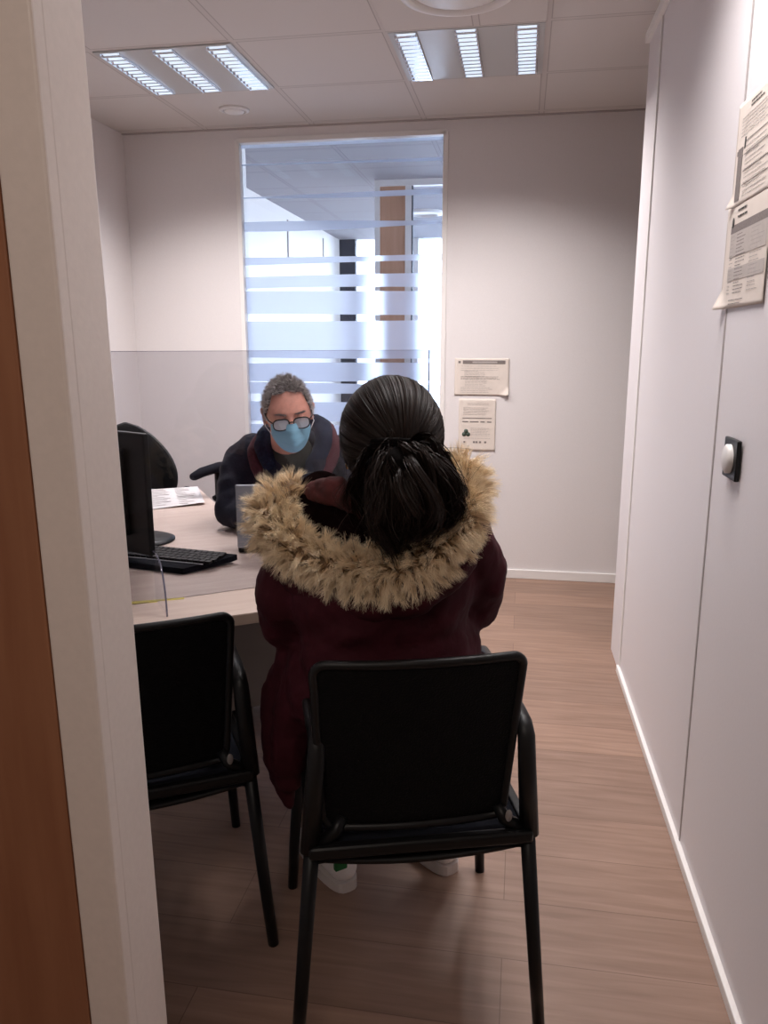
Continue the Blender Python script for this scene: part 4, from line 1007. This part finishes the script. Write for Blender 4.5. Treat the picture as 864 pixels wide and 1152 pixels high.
# skirt of the coat falling over the left edge of the seat
for p, q, r1, r2 in (((-0.45, 1.55, 0.735), (-0.512, 1.57, 0.61), 0.045, 0.042), ((-0.512, 1.57, 0.61), (-0.520, 1.555, 0.48), 0.042, 0.036), ((-0.520, 1.555, 0.48), (-0.490, 1.55, 0.345), 0.036, 0.016),
                     ((-0.44, 1.70, 0.70), (-0.505, 1.68, 0.56), 0.05, 0.038), ((-0.505, 1.68, 0.56), (-0.50, 1.64, 0.44), 0.038, 0.022)):
    b.cap(W_(p), W_(q), r1, r2)
b.chain([W_((-0.40, 1.62, 0.72)), W_((-0.46, 1.60, 0.68))], [0.07, 0.05])
b.chain([W_((-0.40, 1.50, 0.70)), W_((-0.455, 1.505, 0.60)), W_((-0.475, 1.51, 0.50)), W_((-0.480, 1.53, 0.42))], [0.07, 0.052, 0.042, 0.030])
o = b.build('parka', M['maroon'], wom); remesh(o, 0.009, 5, [(0.09, 0.024), (0.035, 0.007)])
# hood: maroon shell hanging behind the shoulders, dark lining, fur trim
ring = catmull([(-0.448, 1.475, 1.066), (-0.470, 1.445, 1.030), (-0.428, 1.41, 0.997), (-0.361, 1.385, 0.970), (-0.291, 1.362, 0.962), (-0.237, 1.355, 0.962), (-0.173, 1.362, 0.982), (-0.119, 1.395, 1.033), (-0.100, 1.455, 1.080), (-0.116, 1.52, 1.122)], 40)
inner = catmull([(-0.355, 1.53, 1.10), (-0.35, 1.48, 1.075), (-0.325, 1.445, 1.06), (-0.295, 1.43, 1.05), (-0.262, 1.425, 1.045), (-0.235, 1.425, 1.045), (-0.205, 1.43, 1.06), (-0.18, 1.45, 1.08), (-0.16, 1.49, 1.105), (-0.165, 1.54, 1.13)], 40)
wof = np.array([0.23, -1.50, 0])
def hood_pt(u, v, sag, push):
    i = u * 39; k = min(int(i), 38); f = i - k
    a = ring[k] * (1 - f) + ring[k + 1] * f; c_ = inner[k] * (1 - f) + inner[k + 1] * f
    p = a * (1 - v) + c_ * v; s = math.sin(math.pi * v)
    return V(tuple(p + wof + np.array([0, push * s, -sag * s])))
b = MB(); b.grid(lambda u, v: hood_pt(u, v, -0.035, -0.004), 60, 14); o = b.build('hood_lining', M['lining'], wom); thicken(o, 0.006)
b = MB(); b.chain([V(tuple(p + wof + np.array([0, 0.022, -0.055]))) for p in ring[::2]], [0.036 + 0.012 * math.sin(math.pi * k / 19) for k in range(20)])
o = b.build('hood', M['maroon'], wom); remesh(o, 0.009, 4, [(0.07, 0.02)])
b = MB(); b.chain([V(tuple(p + wof)) for p in catmull([(-0.415, 1.50, 1.070), (-0.385, 1.455, 1.085), (-0.350, 1.43, 1.095), (-0.315, 1.42, 1.085), (-0.285, 1.41, 1.06)], 10)], [0.020, 0.026, 0.027, 0.024, 0.016])
o = b.build('hood_fold', M['lining_red'], wom); remesh(o, 0.006, 3, [(0.03, 0.018)])
# fur trim: a soft core with thousands of clumped tufts
core_r = 0.034
def fr_r(u): return core_r * (1.0 + 0.30 * math.exp(-((u - 0.08) / 0.12) ** 2))
b = MB(); b.chain([V(tuple(p + wof)) for p in ring[::2]], [fr_r(k / 19) for k in range(20)]); fc = b.build('fur_trim', M['fur_base'], wom); remesh(fc, 0.007, 2, [(0.03, 0.012)])
def fur_roots(n, rg):
    u = rg.uniform(-0.0, 1.0, n); a = rg.uniform(0, 2 * math.pi, n)
    i = np.clip(u * 39, 0, 38.999); k = i.astype(int); f = (i - k)[:, None]
    p = ring[k] * (1 - f) + ring[k + 1] * f + wof; t_ = ring[np.minimum(k + 1, 39)] - ring[k]; t_ /= np.linalg.norm(t_, axis=1, keepdims=True)
    up = np.array([0.2, 0.6, 0.77]); a1 = np.cross(t_, up); a1 /= np.linalg.norm(a1, axis=1, keepdims=True); b1 = np.cross(a1, t_)
    nn = a1 * np.cos(a)[:, None] + b1 * np.sin(a)[:, None]
    endf = np.where(u < 0.03, -1.0, np.where(u > 0.97, 1.0, 0.0))[:, None]
    nn = nn + t_ * endf * rg.uniform(0, 2.0, (n, 1)); nn /= np.linalg.norm(nn, axis=1, keepdims=True)
    rr3 = np.array([fr_r(x) for x in u])[:, None]
    return p + nn * rr3 * 0.85, nn, t_, u
rg = np.random.default_rng(5)
rt, nn, tt, uu = fur_roots(56000, rg)
K = 1500; kr, kn_, kt, ku = fur_roots(K, rg)
near = np.concatenate([np.argmin(((rt[i:i + 2000, None] - kr[None]) ** 2).sum(-1), 1) for i in range(0, len(rt), 2000)])
kd = kn_ * 0.9 + kt * rg.normal(0, 0.5, (K, 1)) + rg.normal(size=(K, 3)) * 0.35 + np.array([0, 0, -0.18]); kd /= np.linalg.norm(kd, axis=1, keepdims=True)
klen = rg.uniform(0.028, 0.046, K)
tips = kr[near] + kd[near] * klen[near][:, None]
ktone = rg.uniform(0, 1, K)
strands('fur', rt, nn * 0.8 + kd[near] * 0.5 + rg.normal(size=rt.shape) * 0.12, klen[near] * rg.uniform(0.75, 1.15, len(rt)), 0.00060, M['fur'], fc, 4, 0.30, 0.15, (tips, 0.55),
        col=np.clip(ktone[near] * 0.7 + rg.uniform(0, 0.3, len(rt)), 0, 1))
# hair: smooth cap swept back to a low tie, then a loose ponytail
SB = Vector((-0.247, 1.50, 1.197)); SRX, SRY, SRZ = 0.100, 0.112, 0.112
b = MB(); b.ell(W_(SB), (SRX, SRY, SRZ), Matrix.Rotation(R(14), 4, 'Z') @ Matrix.Rotation(R(-8), 4, 'X'), 4)
b.chain([W_((-0.27, 1.45, 1.17)), W_((-0.225, 1.412, 1.165))], [0.05, 0.036])
o = b.build('hair_cap', M['hair_base'], wom); remesh(o, 0.006, 5)
tie = np.array([-0.215, 1.390, 1.165])
rg = np.random.default_rng(9)
RT = Matrix.Rotation(R(14), 4, 'Z') @ Matrix.Rotation(R(-8), 4, 'X')
def cap_surface(d, k=1.0): q = RT @ V((d[0] * SRX * k, d[1] * SRY * k, d[2] * SRZ * k)); return np.array([SB.x + q.x, SB.y + q.y, SB.z + q.z])
td = np.array([0.12, -0.93, -0.33]); td /= np.linalg.norm(td)
roots2, segs_n = [], 14
n = 5200; Pall = np.zeros((n, segs_n + 1, 3))
for i in range(n):
    while True:
        d = rg.normal(size=3); d /= np.linalg.norm(d)
        if d @ td < 0.93 and not (d[1] > 0.55 and d[2] < 0.2) : break
    ang = math.acos(max(-1, min(1, d @ td))); k = 1.004 + abs(rg.normal()) * 0.006
    stop = rg.uniform(0.82, 1.0); 
    for j in range(segs_n + 1):
        f = stop * j / segs_n * min(1.0, 1.0)
        q = (d * math.sin((1 - f) * ang) + td * math.sin(f * ang)) / math.sin(ang)
        Pall[i, j] = cap_surface(q, k + 0.02 * math.sin(math.pi * f) * rg.uniform(0.0, 0.12))
def ribbons(name, P, width, mat_, parent, taper=0.5):
    n, k, _ = P.shape; T_ = np.gradient(P, axis=1); T_ /= np.linalg.norm(T_, axis=2, keepdims=True) + 1e-9
    cen = P.reshape(-1, 3).mean(0); outw = P - cen; outw /= np.linalg.norm(outw, axis=2, keepdims=True) + 1e-9
    S = np.cross(T_, outw + RNG.normal(size=(n, 1, 3)) * 0.35); S /= np.linalg.norm(S, axis=2, keepdims=True) + 1e-9
    w = width * (1 - taper * np.linspace(0, 1, k))[None, :, None] * RNG.uniform(0.6, 1.4, (n, 1, 1))
    verts = np.stack([P - S * w, P + S * w], 2).reshape(-1, 3) + (wof if parent == wom else 0)
    base = (np.arange(n) * k * 2)[:, None] + (np.arange(k - 1) * 2)[None]
    F = np.stack([base, base + 1, base + 3, base + 2], -1).reshape(-1, 4)
    me = bpy.data.meshes.new(name); me.from_pydata(verts.tolist(), [], F.tolist())
    ca = me.color_attributes.new('strand', 'FLOAT_COLOR', 'POINT'); c = np.ones((n, k, 2, 4)); c[..., 0] = RNG.uniform(0, 1, n)[:, None, None]; c[..., 1] = np.linspace(0, 1, k)[None, :, None]
    ca.data.foreach_set('color', c.ravel()); me.materials.append(mat_); me.polygons.foreach_set('use_smooth', np.ones(len(F), bool))
    return link(bpy.data.objects.new(name, me), parent)
ribbons('hair', Pall, 0.0013, M['hair_black'], wom, 0.3)
# ponytail guides (world): from the tie, spreading to both sides, wavy
guides = [[(-0.250, 1.395, 1.160), (-0.262, 1.365, 1.140), (-0.270, 1.355, 1.105), (-0.262, 1.350, 1.065), (-0.25, 1.350, 1.03)],
          [(-0.235, 1.385, 1.165), (-0.235, 1.335, 1.155), (-0.250, 1.320, 1.10), (-0.235, 1.325, 1.05), (-0.225, 1.33, 1.005)],
          [(-0.215, 1.385, 1.170), (-0.205, 1.325, 1.165), (-0.185, 1.315, 1.11), (-0.185, 1.32, 1.06), (-0.215, 1.325, 1.015)],
          [(-0.200, 1.385, 1.170), (-0.170, 1.340, 1.170), (-0.142, 1.345, 1.13), (-0.148, 1.345, 1.08), (-0.165, 1.335, 1.035)],
          [(-0.190, 1.395, 1.165), (-0.155, 1.365, 1.160), (-0.125, 1.370, 1.125), (-0.120, 1.37, 1.080), (-0.150, 1.36, 1.045)]]
G = [catmull(g, 15) for g in guides]
def pony(n, spread, rg, wav, locks=70, fine=0.0035):
    t = np.linspace(0, 1, 15); LK = []
    for i in range(locks):
        a = rg.uniform(0, len(G) - 1.001); k = int(a); f = a - k
        base = G[k] * (1 - f) + G[k + 1] * f
        env = (0.25 + 1.0 * np.sin(np.pi * np.clip(t * 0.85 + 0.1, 0, 1)))[:, None]; ph = rg.uniform(0, 6.28, 3)
        q = base + rg.normal(size=3) * spread * env + wav * np.stack([np.sin(9 * t + ph[0]), np.sin(7 * t + ph[1]) * .7, np.sin(8 * t + ph[2]) * .7], 1) * (t[:, None] ** 0.8)
        LK.append((q, rg.uniform(0.55, 1.05)))
    P = np.zeros((n, 15, 3))
    for i in range(n):
        q, ln_ = LK[rg.integers(locks)]; ln_ *= rg.uniform(0.88, 1.06)
        q = q + rg.normal(size=3) * fine * (0.5 + 1.2 * t[:, None]) + rg.normal(size=3) * 0.004 * t[:, None] ** 2
        P[i] = np.stack([np.interp(np.clip(t * ln_, 0, 1), t, q[:, c]) for c in range(3)], 1)
    return P
rg = np.random.default_rng(21)
b = MB()
for k, g in enumerate(G): b.chain([V(tuple(p + wof + np.array([0, 0.006, 0]))) for p in g[::3]], [0.020, 0.026, 0.024, 0.018, 0.008])
o = b.build('ponytail_core', M['hair_base'], wom); remesh(o, 0.006, 4, [(0.025, 0.010)])
ribbons('ponytail', pony(8000, 0.014, rg, 0.017, 110, 0.0045), 0.0013, M['hair_black'], wom, 0.7)
ribbons('loose_strands', pony(150, 0.022, rg, 0.030, 150), 0.0005, M['hair_black'], wom, 0.5)
# twisted hair wound over the tie
b = MB()
for k in range(7):
    z = 1.172 + 0.005 * k; b.tube([V(tuple(np.array(p) + wof)) for p in catmull([(-0.305, 1.425 + .002 * k, z - 0.02), (-0.26, 1.388, z - 0.004), (-0.21, 1.374, z), (-0.175, 1.392, z - 0.006), (-0.160, 1.425, z - 0.018)], 16)], [0.002, 0.004] + [0.0068 - 0.0005 * k] * 12 + [0.004, 0.002], 8)
b.build('hair_twist', M['hair_base'], wom)
ez = HW @ V((-0.078, -0.004, -0.040))
b = MB(); b.tube([ez + V((0, 0.012 * math.cos(a), -0.012 + 0.012 * math.sin(a))) for a in [2 * math.pi * k / 20 for k in range(20)]], 0.0016, 8, closed=True)
b.build('earring', M['gold'], wom)
